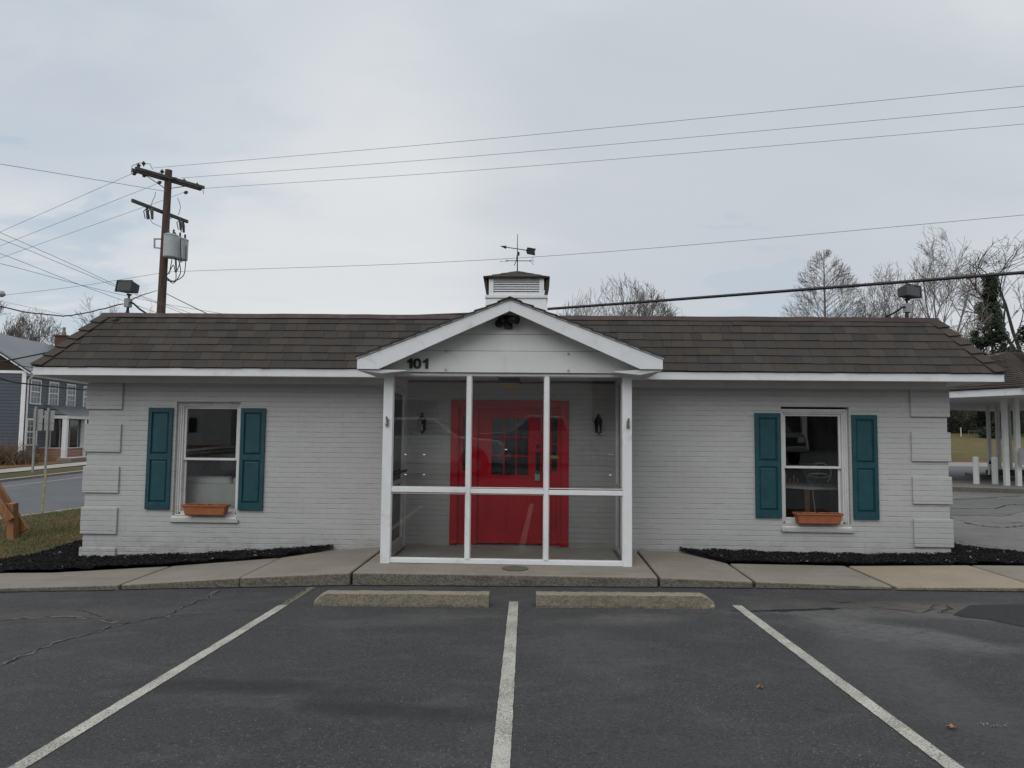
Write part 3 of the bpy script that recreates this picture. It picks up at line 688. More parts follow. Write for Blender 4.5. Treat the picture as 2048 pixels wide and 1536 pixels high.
# ---- windows
def window(o, drop, side):
    x0, x1, z0, z1 = o; y = .085
    f = MB(); cw = .035
    # stepped casing
    for k, (ins, yy) in enumerate(((0.0, .055), (.022, .07), (.044, .088))):
        a, c, d, e = x0+ins, x1-ins, z0+.004+ins*.6, z1-ins
        t = .022
        f.box(a, a+t, yy, .235, d, e); f.box(c-t, c, yy, .235, d, e); f.box(a+t, c-t, yy+.001, .234, e-t, e)
    f.box(x0+.066, x1-.066, .09, .234, z0+.004, z0+.045)
    w = f.build('window', M['white2'], B, bev=.002)
    xa, xb, za, zb = x0+.068, x1-.068, z0+.047, z1-.068; mid = za+(zb-za)*.49
    for nm, zz0, zz1, yy in (('upper', mid-.006, zb, .115), ('lower', za, mid+.022, .150)):
        s_ = MB(); t = .03
        s_.box(xa, xa+t, yy, yy+.03, zz0, zz1); s_.box(xb-t, xb, yy, yy+.03, zz0, zz1)
        s_.box(xa+t, xb-t, yy+.001, yy+.029, zz1-.028, zz1); s_.box(xa+t, xb-t, yy+.001, yy+.029, zz0, zz0+.034)
        s_.build('sash', M['white2'], w, bev=.002)
        g = MB(); g.box(xa+t-.004, xb-t+.004, yy+.012, yy+.017, zz0+.03, zz1-.024); g.build('pane', M['winglass'], w)
    st = MB(); st.prism([(-.025, z0-.030), (.055, z0+.010), (.20, z0+.006), (.20, z0-.044), (-.025, z0-.044)], 'x', x0-.012, x1+.0)
    st.build('sill', M['white2'], w, bev=.002)
    q = MB(); q.box(x0-.02, x1+.03, -.034, -.0005, z0-.10, z0-.045); q.build('sill_brick', M['brick'], w, bev=.006)
window(W1, 0, 0); window(W2, 0, 1)
def shutter(x0, x1, z0, z1):
    b = MB(); y0, y1 = -.034, -.004; st = .052; rl_ = .075; mid = (z0+z1)/2+.02; h = .04
    b.box(x0, x0+st, y0, y1, z0, z1); b.box(x1-st, x1, y0, y1, z0, z1)
    for a, c in ((z0, z0+rl_+.025), (mid-h, mid+h), (z1-rl_+.01, z1)): b.box(x0+st, x1-st, y0+.0004, y1, a, c)
    for a, c in ((z0+rl_+.025, mid-h), (mid+h, z1-rl_+.01)):
        xa, xb = x0+st, x1-st; t = .028
        b.box(xa, xb, y1-.008, y1, a, c)
        # raised panel with sloped edge
        b.hexa([(xa+.012, y1-.009, a+.012), (xb-.012, y1-.009, a+.012), (xb-.012, y1-.009, c-.012), (xa+.012, y1-.009, c-.012),
                (xa+t, y0+.006, a+t), (xb-t, y0+.006, a+t), (xb-t, y0+.006, c-t), (xa+t, y0+.006, c-t)])
    for zz in (z0+.14, mid, z1-.10):
        for xx in (x0+.026, x1-.026): b.cyl((xx, y0-.003, zz), (xx, y0+.002, zz), .005, n=8)
    b.build('shutter', M['teal'], B, bev=.003)
shutter(-5.577, -5.223, .463, 1.906); shutter(-4.234, -3.880, .468, 1.910)
shutter(2.997, 3.350, .467, 1.903); shutter(4.321, 4.663, .462, 1.889)
# ---- red door unit
ux0, ux1, uz0, uz1 = -1.232, .430, .03, 2.052
d = MB(); yf = -.022
d.box(ux0, ux0+.10, yf, .0, uz0, uz1); d.box(ux1-.10, ux1, yf, .0, uz0, uz1); d.box(ux0+.10, ux1-.10, yf+.001, .0, uz1-.075, uz1)
d.box(ux0+.034, ux0+.11, .0005, .19, uz0, uz1-.03); d.box(ux1-.108, ux1-.027, .0005, .19, uz0, uz1-.03); d.box(ux0+.11, ux1-.108, .001, .19, uz1-.10, uz1-.031)
for xx in (-.905, .085): d.box(xx-.03, xx+.05, .02, .18, uz0, uz1-.10)
d.box(-.855, .055, .02, .06, 1.93, 1.952)
df = d.build('door_frame', M['red'], B, bev=.004)
def sidelight(x0, x1):
    s_ = MB(); y0, y1 = .06, .10; zl, zh = 1.06, 1.83
    s_.box(x0, x0+.055, y0, y1, uz0, 1.95); s_.box(x1-.055, x1, y0, y1, uz0, 1.95)
    xa, xb = x0+.055, x1-.055
    for a, c in ((uz0, .22), (.86, zl), (zh, 1.95)): s_.box(xa, xb, y0+.0005, y1, a, c)
    s_.box(xa, xb, y0+.02, y1, .22, .86)
    s_.box(xa+.02, xb-.02, y0+.006, y0+.02, .26, .82)
    s_.box(xa, xb, y0+.012, y1-.012, (zl+zh)/2-.009, (zl+zh)/2+.009)
    o = s_.build('sidelight', M['red'], B, bev=.003)
    g = MB(); g.box(xa, xb, .078, .083, zl, zh); g.build('pane', M['darkglass'], o)
    return o
sidelight(-1.122, -.935); sl = sidelight(.136, .322)
g = MB(); g.box(.150, .29, .050, .0595, 1.235, 1.285); g.build('mail_slot', M['brass'], sl, bev=.003)
# door slab with nine lites
dx0, dx1, dz0, dz1 = -.853, .053, .05, 1.928
s_ = MB(); y0, y1 = .075, .12; lx0, lx1, lz0, lz1 = -.655, -.14, 1.00, 1.80
s_.box(dx0, lx0, y0, y1, dz0, dz1); s_.box(lx1, dx1, y0, y1, dz0, dz1); s_.box(lx0, lx1, y0+.0004, y1, dz0, lz0); s_.box(lx0, lx1, y0+.0004, y1, lz1, dz1)
for k in (1, 2):
    xx = lx0+(lx1-lx0)*k/3; s_.box(xx-.009, xx+.009, y0+.008, y1-.008, lz0, lz1)
for k in (1, 2, 3):
    zz = lz0+(lz1-lz0)*k/4
    if k != 2: pass
for zz in (lz0+(lz1-lz0)/3, lz0+(lz1-lz0)*2/3): s_.box(lx0, lx1, y0+.010, y1-.010, zz-.009, zz+.009)
# moulding round the lites and two bottom panels
for a, c, e, f_ in ((lx0-.03, lx1+.03, lz0-.03, lz0-.004), (lx0-.03, lx1+.03, lz1+.004, lz1+.03), (lx0-.03, lx0-.004, lz0-.004, lz1+.004), (lx1+.004, lx1+.03, lz0-.004, lz1+.004)): s_.box(a, c, y0-.008, y0, e, f_)
for a, c in ((-.72, -.43), (-.36, -.07)):
    for q in ((a, c, .22, .238), (a, c, .80, .818), (a, a+.018, .238, .80), (c-.018, c, .238, .80)): s_.box(q[0], q[1], y0-.007, y0, q[2], q[3])
door = s_.build('door', M['red'], B, bev=.003)
g = MB(); g.box(lx0, lx1, .096, .101, lz0, lz1); g.build('pane', M['darkglass'], door)
h = MB(); h.box(-.035, .03, .066, .0745, .98, 1.33); h.cyl((-.003, .06, 1.41), (-.003, .0745, 1.41), .028, n=20)
h.tube([(-.003, .066, 1.03), (-.003, .03, 1.06), (-.003, .018, 1.13), (-.003, .03, 1.20), (-.003, .066, 1.24)], .010, 8); h.build('door_handle', M['iron'], door, bev=.002)
h = MB(); h.box(-.045, .03, .035, .074, .93, 1.02); h.ring((-.008, .05, 1.035), .022, .005, (0, 1, 0), n=14); h.build('key_box', M['grey_metal'], door, bev=.004)
h = MB(); h.box(ux0+.11, ux1-.108, -.03, .16, .012, .034); h.build('threshold', M['galv'], B)
# ================================================================ PORCH (part of the building)
PY = -1.27; px0, px1 = -1.921, 1.142; zf = .0; PZ = 2.33
p = MB()
p.box(px0, px0+.118, PY, PY+.10, -.01, PZ); p.box(px1-.110, px1, PY, PY+.10, -.01, PZ)
parts(p, 'porch_post', M['white'], B, bev=.004)
p = MB(); ix0, ix1 = px0+.118, px1-.110
mul = (-.856, .102)
p.box(ix0, ix1, PY+.012, PY+.085, 0.0, .055)                      # bottom rail
p.box(ix0, ix1, PY+.012, PY+.085, 2.295, PZ)                       # head
for mx in mul: p.box(mx-.027, mx+.027, PY+.004, PY+.092, .055, 2.295)
edges = [ix0, mul[0]-.027, mul[0]+.027, mul[1]-.027, mul[1]+.027, ix1]
for k in range(3):
    dz = -.006*k
    p.box(edges[2*k], edges[2*k+1], PY+.010, PY+.080, .858+dz, .915+dz)
pf = p.build('porch_frame', M['white'], B, bev=.003)
for k in range(3):
    a, c = edges[2*k], edges[2*k+1]
    for z0, z1 in ((.055, .850), (.915, 2.295)):
        g = MB(); g.box(a, c, PY+.045, PY+.051, z0, z1); g.build('pane', M['glass'], pf)
    # glazing beads
    g = MB()
    for z0, z1 in ((.055, .848), (.917, 2.295)):
        g.box(a, a+.010, PY+.030, PY+.044, z0, z1); g.box(c-.010, c, PY+.030, PY+.044, z0, z1); g.box(a+.01, c-.01, PY+.030, PY+.044, z1-.010, z1); g.box(a+.01, c-.01, PY+.030, PY+.044, z0, z0+.010)
    g.build('glazing_bead', M['white2'], pf)
# bits of white tape left on the panes
for (x, y) in [(811, 909), (848, 909), (811, 949), (848, 949), (1012, 899), (1219, 909), (1224, 909), (1221, 950)]:
    q = AY(x, y, PY+.04); w = .014 if x not in (1219, 1224) else .006
    t = MB(); t.box(q.x-w, q.x+w, PY+.0425, PY+.0446, q.z-.005, q.z+.005); t.build('tape', M['sticker'], pf)
# side walls of the porch: left one has a storm door, right one fixed glass
sd = MB(); x = px0+.02
sd.box(x, x+.05, -1.17, -1.12, 0, PZ); sd.box(x, x+.05, -.10, -.035, 0, PZ); sd.box(x, x+.05, -1.12, -.10, 2.20, PZ)
sd.box(x, x+.05, -1.12, -.10, 0, .03)
sf = sd.build('porch_side_frame', M['white'], B, bev=.003)
sd = MB(); sd.box(x+.008, x+.04, -1.115, -1.045, .035, 2.195); sd.box(x+.008, x+.04, -.175, -.105, .035, 2.195)
for z0, z1 in ((.035, .16), (.90, .95), (2.11, 2.195)): sd.box(x+.0085, x+.0395, -1.045, -.175, z0, z1)
sdo = sd.build('storm_door', M['white2'], B, bev=.003)
g = MB(); g.box(x+.02, x+.025, -1.045, -.175, .16, .90); g.build('pane', M['glass'], sdo); g = MB(); g.box(x+.02, x+.025, -1.045, -.175, .95, 2.11); g.build('pane', M['glass'], sdo)
g = MB(); g.beam((x+.075, -1.08, 1.06), (x+.075, -.14, 1.06), .018, .03); g.box(x+.04, x+.07, -1.09, -1.06, 1.045, 1.075); g.box(x+.04, x+.07, -.17, -.14, 1.045, 1.075); g.build('push_bar', M['iron'], sdo)
sd = MB(); x = px1-.07
sd.box(x, x+.05, -1.17, -1.12, 0, PZ); sd.box(x, x+.05, -.10, -.035, 0, PZ)
for z0, z1 in ((0, .055), (.85, .91), (2.25, PZ)): sd.box(x+.0005, x+.0495, -1.12, -.10, z0, z1)
sd.box(x+.001, x+.049, -.62, -.57, .055, 2.25)
sf2 = sd.build('porch_side_frame', M['white'], B, bev=.003)
for a, c in ((-1.12, -.62), (-.57, -.10)):
    for z0, z1 in ((.055, .85), (.91, 2.25)): g = MB(); g.box(x+.02, x+.025, a, c, z0, z1); g.build('pane', M['glass'], sf2)
g = MB(); g.box(px0+.01, px1-.01, PY+.10, -.002, PZ+.001, PZ+.02); g.build('porch_ceiling', M['white'], B)
g = MB(); g.box(px0+.12, px1-.12, PY+.1, -.004, -.01, .012); g.build('porch_floor', M['porchfloor'], B)
# gable front
gx0, gx1, gp = -2.19, 1.472, -.352; GY = -1.55; GB = .10
zlo, zhi = 2.345, 3.06    # underside of barge boards
bd = MB()
slopeL = lambda x: zlo+.13+(3.205-.13-zlo-.0)*(x-gx0)/(gp-gx0) if x <= gp else zlo+.15+(3.205-.15-zlo)*(gx1-x)/(gx1-gp)
bt = .135
Lp = [(gx0, 2.345), (-1.93, 2.345), (gp-.0006, 3.057), (gp-.0006, 3.186), (gx0, 2.463)]
Rp = [(gp+.0006, 3.057), (1.205, 2.365), (gx1, 2.365), (gx1, 2.480), (gp+.0006, 3.186)]
bd.prism(Lp, 'y', GY, GY+.028); bg = bd.build('barge_board', M['white'], B, bev=.003)
bd = MB(); bd.prism(Rp, 'y', GY, GY+.028); bd.build('barge_board', M['white'], B, bev=.003)
# drip trim above the boards
bd = MB(); bd.prism([(gx0-.01, 2.467), (gp, 3.192), (gx1+.01, 2.484), (gx1+.01, 2.502), (gp, 3.212), (gx0-.01, 2.485)], 'y', GY-.012, GY+.03); bd.build('rake_trim', M['white'], B)
# triangular face : three horizontal boards
FY = -1.30
def gz(x): return (2.345+(3.075-2.345)*(x+1.93)/(gp+1.93)) if x < gp else (2.365+(3.075-2.365)*(1.205-x)/(1.205-gp))
def gx(z):
    z -= .105
    return (-1.93+(z-2.345)/(3.075-2.345)*(gp+1.93), 1.205-(z-2.365)/(3.075-2.365)*(1.205-gp))
fb = MB()
l, r1 = gx(2.60); fb.prism([(-1.93, 2.335), (1.205, 2.335), (1.205, 2.475), (r1, 2.599), (l, 2.599), (-1.93, 2.455)], 'y', FY, FY+.04)
l2, r2 = gx(2.80); fb.prism([(l, 2.603), (r1, 2.603), (r2, 2.808), (l2, 2.808)], 'y', FY+.003, FY+.04)
fb.prism([(l2, 2.812), (r2, 2.812), (gp, 3.10)], 'y', FY+.001, FY+.04)
gf = fb.build('gable_boards', M['board'], B, bev=.002)
sp = MB(); sp.box(-.43, -.42, FY-.006, FY, 2.338, 2.60); sp.box(-.405, -.350, FY-.004, FY, 2.338, 2.60); parts(sp, 'splice_strip', M['board'], gf)
# soffit boxes of the gable eaves + sloped underside
sb = MB()
sb.prism([(gx0+.004, 2.343), (-1.935, 2.343), (-1.60, 2.34), (-1.60, 2.33), (-1.90, 2.30), (gx0+.004, 2.33)], 'y', GY+.03, -.46)
sb.prism([(1.21, 2.363), (gx1-.004, 2.363), (gx1-.004, 2.35), (1.20, 2.30), (.9, 2.33), (.9, 2.34)], 'y', GY+.03, -.46)
sb.add([(gx0, GY+.029, 2.37), (gp, GY+.029, 3.10), (gp, GB, 3.10), (gx0, GB, 2.37), (gx0, GY+.029, 2.385), (gp, GY+.029, 3.115), (gp, GB, 3.115), (gx0, GB, 2.385)], [(0,1,2,3),(4,7,6,5),(0,4,5,1),(2,6,7,3),(3,7,4,0)])
sb.add([(gx1, GY+.029, 2.385), (gp, GY+.029, 3.10), (gp, GB, 3.10), (gx1, GB, 2.385), (gx1, GY+.029, 2.40), (gp, GY+.029, 3.115), (gp, GB, 3.115), (gx1, GB, 2.40)], [(0,3,2,1),(4,5,6,7),(0,1,5,4),(2,3,7,6),(3,0,4,7)])
sb.build('gable_soffit', M['soffit'], B)
gr = MB()
slope(gr, (gx0-.02, GB, 2.487), (gx0-.02, GY-.03, 2.487), (gp, GY-.03, 3.213), (gp, GB, 3.213), 13, rr_, th=.008, tilt=.008)
slope(gr, (gx1+.02, GY-.03, 2.503), (gx1+.02, GB, 2.503), (gp, GB, 3.213), (gp, GY-.03, 3.213), 13, rr_, th=.008, tilt=.008)
for k in range(9):
    y0 = GY-.035+k*.19; gr.col = (.9, .88, .85)
    gr.hexa([(gp-.15, y0, 3.155), (gp, y0, 3.216), (gp, y0+.21, 3.212), (gp-.15, y0+.21, 3.15), (gp-.15, y0, 3.172), (gp, y0, 3.232), (gp, y0+.21, 3.222), (gp-.15, y0+.21, 3.16)])
    gr.hexa([(gp, y0, 3.216), (gp+.15, y0, 3.155), (gp+.15, y0+.21, 3.15), (gp, y0+.21, 3.212), (gp, y0, 3.232), (gp+.15, y0, 3.172), (gp+.15, y0+.21, 3.16), (gp, y0+.21, 3.222)])
gr.build('gable_roof', M['shingle'], B)
# house number 101
def digit(ch, x0, z0, h):
    b = MB(); w = h*.70
    if ch == '1':
        b.prism([(x0+w*.40, z0), (x0+w*.84, z0), (x0+w*.84, z0+h), (x0+w*.50, z0+h), (x0+w*.38, z0+h*.86), (x0+w*.06, z0+h*.78), (x0+w*.06, z0+h*.60), (x0+w*.40, z0+h*.62)], 'y', FY-.014, FY-.0005)
    else:
        n = 28; o_ = []; i_ = []
        for k in range(n):
            a = 2*math.pi*k/n; ca, sa = math.cos(a), math.sin(a)
            e = lambda p, q, cc, ss: (x0+w*.5+p*math.copysign(abs(cc)**.8, cc), z0+h*.5+q*math.copysign(abs(ss)**.9, ss))
            o_.append(e(w*.58, h*.52, ca, sa)); i_.append(e(w*.20, h*.31, ca, sa))
        vs = [(x, FY-.014, z) for x, z in o_]+[(x, FY-.014, z) for x, z in i_]+[(x, FY-.0005, z) for x, z in o_]+[(x, FY-.0005, z) for x, z in i_]
        fs = []
        for k in range(n):
            j = (k+1) % n; fs += [(k, j, n+j, n+k), (2*n+k, 3*n+k, 3*n+j, 2*n+j), (k, 2*n+k, 2*n+j, j), (n+k, n+j, 3*n+j, 3*n+k)]
        b.add(vs, fs)
    b.build('house_number', M['digit'], gf)
a0 = AY(816, 737, FY); a1 = AY(816, 717, FY); hh = a1.z-a0.z
for ch, px in (('1', 813.5), ('0', 827.5), ('1', 845)): digit(ch, AY(px, 737, FY).x, a0.z+(.0), hh)
hk = MB()
for (x, y) in [(892, 703), (1137, 708), (975, 642), (1063, 642), (892, 740), (1137, 742)]:
    q = AY(x, y, FY); hk.ring((q.x, FY-.012, q.z), .011, .0025, (0, 1, 0), 60, 380, 12, 5); hk.cyl((q.x, FY-.012, q.z+.011), (q.x, FY+.002, q.z+.014), .003, n=6)
parts(hk, 'screw_hook', M['iron'], gf)
# ---- cupola
cx, cy = -.415, 2.6; hw = .50
cu = MB(); q0, q1 = .535, .63
cu.hexa([(cx-q1, cy-.0, RZ-.06), (cx+q1, cy, RZ-.06), (cx+q1, cy+2*q1, RZ-.06), (cx-q1, cy+2*q1, RZ-.06), (cx-q0-.01, cy+.08, 4.02), (cx+q0+.01, cy+.08, 4.02), (cx+q0+.01, cy+.08+2*q0, 4.02), (cx-q0-.01, cy+.08+2*q0, 4.02)])
cu.box(cx-q0-.03, cx+q0+.03, cy+.055, cy+.10+2*q0, 4.021, 4.075)
cup = cu.build('cupola', M['white'], B, bev=.004)
cyb = cy+.10; cb = 2*q0-.06
fr = MB()
for sx in (-1, 1):
    for yy in (cyb, cyb+cb-.085): fr.box(cx+sx*.50-(0 if sx < 0 else .085), cx+sx*.50+(.085 if sx < 0 else 0), yy, yy+.085, 4.076, 4.40)
fr.box(cx-.415, cx+.415, cyb+.004, cyb+.08, 4.076, 4.115); fr.box(cx-.415, cx+.415, cyb+.004, cyb+.08, 4.372, 4.40)
parts(fr, 'cupola_frame', M['white'], cup, bev=.003)
lv = MB()
for k in range(6):
    z0 = 4.118+k*.0425; lv.hexa([(cx-.414, cyb+.006, z0), (cx+.414, cyb+.006, z0), (cx+.414, cyb+.055, z0+.045), (cx-.414, cyb+.055, z0+.045), (cx-.414, cyb+.016, z0-.002), (cx+.414, cyb+.016, z0-.002), (cx+.414, cyb+.065, z0+.043), (cx-.414, cyb+.065, z0+.043)])
for sx in (-1, 1):
    for k in range(6):
        z0 = 4.118+k*.0425; lv.box(min(cx+sx*.42, cx+sx*.49), max(cx+sx*.42, cx+sx*.49), cyb+.09, cyb+cb-.09, z0, z0+.03)
lv.build('louvre', M['white'], cup)
bk = MB(); bk.box(cx-.40, cx+.40, cyb+.085, cyb+cb-.01, 4.08, 4.39); bk.build('cupola_core', M['roofdark'], cup)
rf = MB(); ew = .60; ey0 = cyb-.06; ey1 = cyb+cb+.06; ap = (cx, (ey0+ey1)/2, 4.64); zc = 4.405
slope(rf, (cx-ew, ey0, zc), (cx+ew, ey0, zc), ap, ap, 4, rr_, w=(.14, .22), th=.003, tilt=.004); slope(rf, (cx+ew, ey0, zc), (cx+ew, ey1, zc), ap, ap, 4, rr_, w=(.14, .22), th=.003, tilt=.004)
slope(rf, (cx+ew, ey1, zc), (cx-ew, ey1, zc), ap, ap, 4, rr_, w=(.14, .22), th=.003, tilt=.004); slope(rf, (cx-ew, ey1, zc), (cx-ew, ey0, zc), ap, ap, 4, rr_, w=(.14, .22), th=.003, tilt=.004)
rf.col = (.7, .66, .62); rf.box(cx-ew+.01, cx+ew-.01, ey0+.01, ey1-.01, zc-.02, zc-.003)
for sx in (-1, 1):
    rf.col = (.75, .60, .52)
    rf.hexa([(cx+sx*(ew-.06), ey0+.05, zc), (cx+sx*(ew+.005), ey0+.05, zc+.01), (cx+sx*(ew+.005), ey1-.05, zc+.01), (cx+sx*(ew-.06), ey1-.05, zc),
             (cx+sx*.505, ey0+.06, 4.09), (cx+sx*.545, ey0+.06, 4.09), (cx+sx*.545, ey1-.06, 4.09), (cx+sx*.505, ey1-.06, 4.09)])
rf.build('cupola_roof', M['shingle'], cup)
# ================================================================ things fixed on or near the building
# weathervane
wc = Vector((ap[0], ap[1], 4.63)); wy = wc.y
WV = thing('weathervane', 'black arrow weathervane with compass arms on the peak of the cupola', 'weathervane', tuple(wc))
D0 = (wc-CAM).dot(Fw)
WD = lambda x, y: AY(x, y, wy)
k = MB(); k.tube([wc, WD(1035, 468)], [.011, .005], 8); k.build('spindle', M['iron'], WV)
arr = MB(); a = WD(1006, 493.5); c = WD(1060, 501.5); arr.cyl(a, c, .008, n=8)
tip = WD(1000, 492); hb = WD(1012.5, 494.6); arr.cyl(tip, hb, .001, .032, 12)
t = .004; T_ = [WD(1052, 501), WD(1055, 494.5), WD(1072, 497.5), WD(1069.5, 503), WD(1070.5, 511), WD(1054, 508)]
arr.add([p_+Vector((0, -t, 0)) for p_ in T_]+[p_+Vector((0, t, 0)) for p_ in T_], [(0,1,2,3,4,5), (11,10,9,8,7,6)]+[(i, (i+1) % 6, 6+(i+1) % 6, 6+i) for i in range(6)])
arr.build('arrow', M['iron'], WV)
cr = MB(); cr.cyl(WD(1013, 521.5), WD(1062, 521.8), .007, n=8); m_ = WD(1034, 521); cr.cyl(m_+Vector((0, -.25, 0)), m_+Vector((0, .25, 0)), .007, n=8)
for x_ in (1014, 1061.5): cr.ring(WD(x_, 521.6), .018, .0035, (0, 1, 0), n=12)
cr.build('compass_arms', M['iron'], WV)
lt = MB()
for (x_, y_, a0_, a1_) in [(1001.5, 522, 60, 300), (1008, 522.5, 60, 300)]: lt.ring(WD(x_, y_-1), .026, .0035, (0, 1, 0), 0, 200, 12, 5)
for (x_, y_) in [(1067, 518), (1067, 526)]: lt.ring(WD(x_, y_), .026, .0035, (0, 1, 0), 100, 330, 12, 5)
for dy in (-.29, .29): lt.ring(m_+Vector((0, dy, 0)), .03, .0035, (1, 0, 0), n=12, m=5)
parts(lt, 'compass_letter', M['iron'], WV)
sc_ = MB(); sc_.beam(m_+Vector((.03, 0, .12)), m_+Vector((-.05, 0, -.10)), .012, .012); sc_.cbox(m_+Vector((.03, 0, .13)), .035, .01, .07); sc_.build('finial', M['iron'], WV)
# security light under the gable
q = AY(1016, 650, FY)
SL = thing('security_light', 'black twin head security light with round sensor under the peak of the porch gable', 'security light', (q.x, FY, q.z))
k = MB(); k.box(q.x-.045, q.x+.055, FY-.05, FY-.001, q.z-.05, q.z+.05); k.build('junction_box', M['black'], SL, bev=.006)
k = MB(); h1 = Vector((q.x-.09, FY-.12, q.z+.10)); k.cyl((q.x-.02, FY-.04, q.z+.03), h1, .012, n=8); k.lathe((0, 0, 0), [(.001, 0), (.001, .001)], 6)
k = MB(); k.cyl((q.x-.01, FY-.04, q.z+.03), h1, .012, n=8); k.tube([h1+Vector((.0, .05, -.02)), h1+Vector((0, 0, 0)), h1+Vector((-.015, -.10, .03))], [.035, .048, .06], 16); k.build('lamp_head', M['black'], SL, smooth=False)
k = MB(); h2 = Vector((q.x+.03, FY-.12, q.z+.055)); k.cyl((q.x+.01, FY-.04, q.z+.02), h2, .012, n=8); k.tube([h2+Vector((-.06, .05, .03)), h2, h2+Vector((.09, -.06, -.02))], [.03, .045, .055], 16); k.build('lamp_head', M['black'], SL)
k = MB(); h3 = Vector((q.x-.105, FY-.09, q.z+.005)); k.cyl((q.x-.03, FY-.04, q.z), h3+Vector((.02, 0, 0)), .01, n=8); k.ring(h3, .040, .013, (0, 1, .3), n=20, m=8); k.cyl(h3+Vector((0, .012, 0)), h3+Vector((0, .03, 0)), .038, .02, 16); k.build('sensor', M['black'], SL)
# porch lanterns
def lantern(name, q, label):
    L = thing(name, label, 'wall lantern', (q.x, 0, q.z), 'black carriage lanterns on the wall inside the porch')
    b = MB(); b.box(q.x-.04, q.x+.04, -.015, -.001, q.z-.09, q.z+.07); b.tube([(q.x, -.015, q.z+.03), (q.x, -.05, q.z+.12), (q.x, -.09, q.z+.14)], .008, 8); b.build('back_plate', M['black'], L)
    c = Vector((q.x, -.09, q.z)); b = MB()
    b.lathe(c, [(.012, .155), (.018, .14), (.01, .125), (.03, .11), (.058, .05), (.062, .045)], 12); b.build('lantern_roof', M['black'], L)
    b = MB()
    for k in range(6):
        a = k*math.pi/3+.3; b.beam(c+Vector((.052*math.cos(a), .052*math.sin(a), .045)), c+Vector((.040*math.cos(a), .040*math.sin(a), -.10)), .007, .007)
    b.lathe(c, [(.044, -.098), (.046, -.105), (.02, -.12), (.008, -.13)], 12); b.ring(c+Vector((0, 0, -.02)), .048, .004, (0, 0, 1), n=16); b.build('cage', M['black'], L)
    b = MB(); b.lathe(c, [(.012, -.095), (.012, -.02), (.010, 0)], 8); b.build('candle', M['white2'], L)
lantern('wall_lantern', AY(844, 848, -.09), 'black carriage lantern on the porch back wall left of the red door')
lantern('wall_lantern', AY(1197, 850, -.09), 'black carriage lantern on the porch back wall right of the red door')
q = AY(1019, 767, -.7); CL = thing('ceiling_light', 'square porch ceiling light with black top and amber lens above the red door', 'ceiling light', (q.x, q.y, PZ))
b = MB(); b.box(q.x-.14, q.x+.14, -.84, -.56, q.z+.015, PZ); b.box(q.x-.15, q.x+.15, -.85, -.55, q.z-.0, q.z+.014); b.build('housing', M['black'], CL, bev=.004)
b = MB(); b.hexa([(q.x-.11, -.81, q.z-.075), (q.x+.11, -.81, q.z-.075), (q.x+.11, -.59, q.z-.075), (q.x-.11, -.59, q.z-.075), (q.x-.135, -.835, q.z-.001), (q.x+.135, -.835, q.z-.001), (q.x+.135, -.565, q.z-.001), (q.x-.135, -.565, q.z-.001)]); b.build('lens', M['amber'], CL, bev=.006)
# flag brackets on the posts
for (x, y, sg, lb) in ((775, 843, 1, 'silver flag pole bracket screwed to the left porch post'), (1256, 847, -1, 'silver flag pole bracket screwed to the right porch post')):
    q = AY(x, y, PY); b = MB(); b.box(q.x-.018, q.x+.018, PY-.006, PY-.0005, q.z-.055, q.z+.03)
    b.tube([(q.x+.004*sg, PY-.012, q.z-.01), (q.x-.003*sg, PY-.05, q.z+.06)], .013, 12)
    b.ring((q.x, PY-.02, q.z-.045), .02, .004, (0, 1, .2), n=14, m=6); b.cyl((q.x-.022, PY-.015, q.z-.02), (q.x+.022, PY-.015, q.z-.02), .005, n=8)
    tag(b.build('flag_bracket', M['galv'], loc=(q.x, PY, q.z)), lb, 'flag bracket', 'flag brackets on the porch posts')
    bpy.context.view_layer.update()
# planters
def planter(pl, pr, ytop, ybot, label, stem):
    a = AY(pl, ytop, -.10); c = AY(pr, ytop, -.10); x0, x1 = a.x, c.x; zt = a.z; zb = zt-.118
    zb = zt-.148
    P = thing('window_planter', label, 'planter', ((x0+x1)/2, -.0, zb), 'terracotta planters on the window sills')
    b = MB(); y0, y1 = -.135, .045; i = .035; t = .012
    def ringv(ix, z, th): return [(x0+ix, y0+ix*.8, z), (x1-ix, y0+ix*.8, z), (x1-ix, y1-ix*.8, z), (x0+ix, y1-ix*.8, z)]
    rings = [ringv(i+.015, zb, 0), ringv(i, zb+.012, 0), ringv(.016, zt-.028, 0), ringv(0, zt-.024, 0), ringv(-.003, zt, 0), ringv(t, zt, 0), ringv(t+.006, zt-.02, 0)]
    vs = [p for r_ in rings for p in r_]; fs = [(0, 3, 2, 1)]
    for k in range(len(rings)-1):
        for j in range(4): fs.append((k*4+j, k*4+(j+1) % 4, (k+1)*4+(j+1) % 4, (k+1)*4+j))
    fs.append(tuple(range(24, 28))); b.add(vs, fs)
    for fx in (x0+i+.03, (x0+x1)/2-.02, x1-i-.07): b.box(fx, fx+.045, y0+.05, y0+.09, zb-.010, zb+.001)
    b.build('trough', M['terracotta'], P, bev=.003, seg=2)
    s_ = MB(); n = 26; r = random.Random(int(pl)); vs = []; 
    for j in range(7):
        for k in range(n): vs.append((x0+.02+(x1-x0-.04)*k/(n-1), y0+.02+(y1-y0-.04)*j/6, zt-.018+r.uniform(0, .018)))
    s_.add(vs, [(j*n+k, j*n+k+1, (j+1)*n+k+1, (j+1)*n+k) for j in range(6) for k in range(n-1)]); s_.build('soil', M['soil'], P)
    if stem:
        q = [AY(1631, 1031, -.04), AY(1629, 1010, -.04), AY(1626, 990, -.04), AY(1627, 980, -.04)]; w = MB(); w.tube(q, [.004, .0035, .003, .002], 6); w.build('bare_stem', M['bark_pale'], P)
planter(365, 453, 1009, 1035, 'terracotta trough planter of dark soil on the left window sill', False)
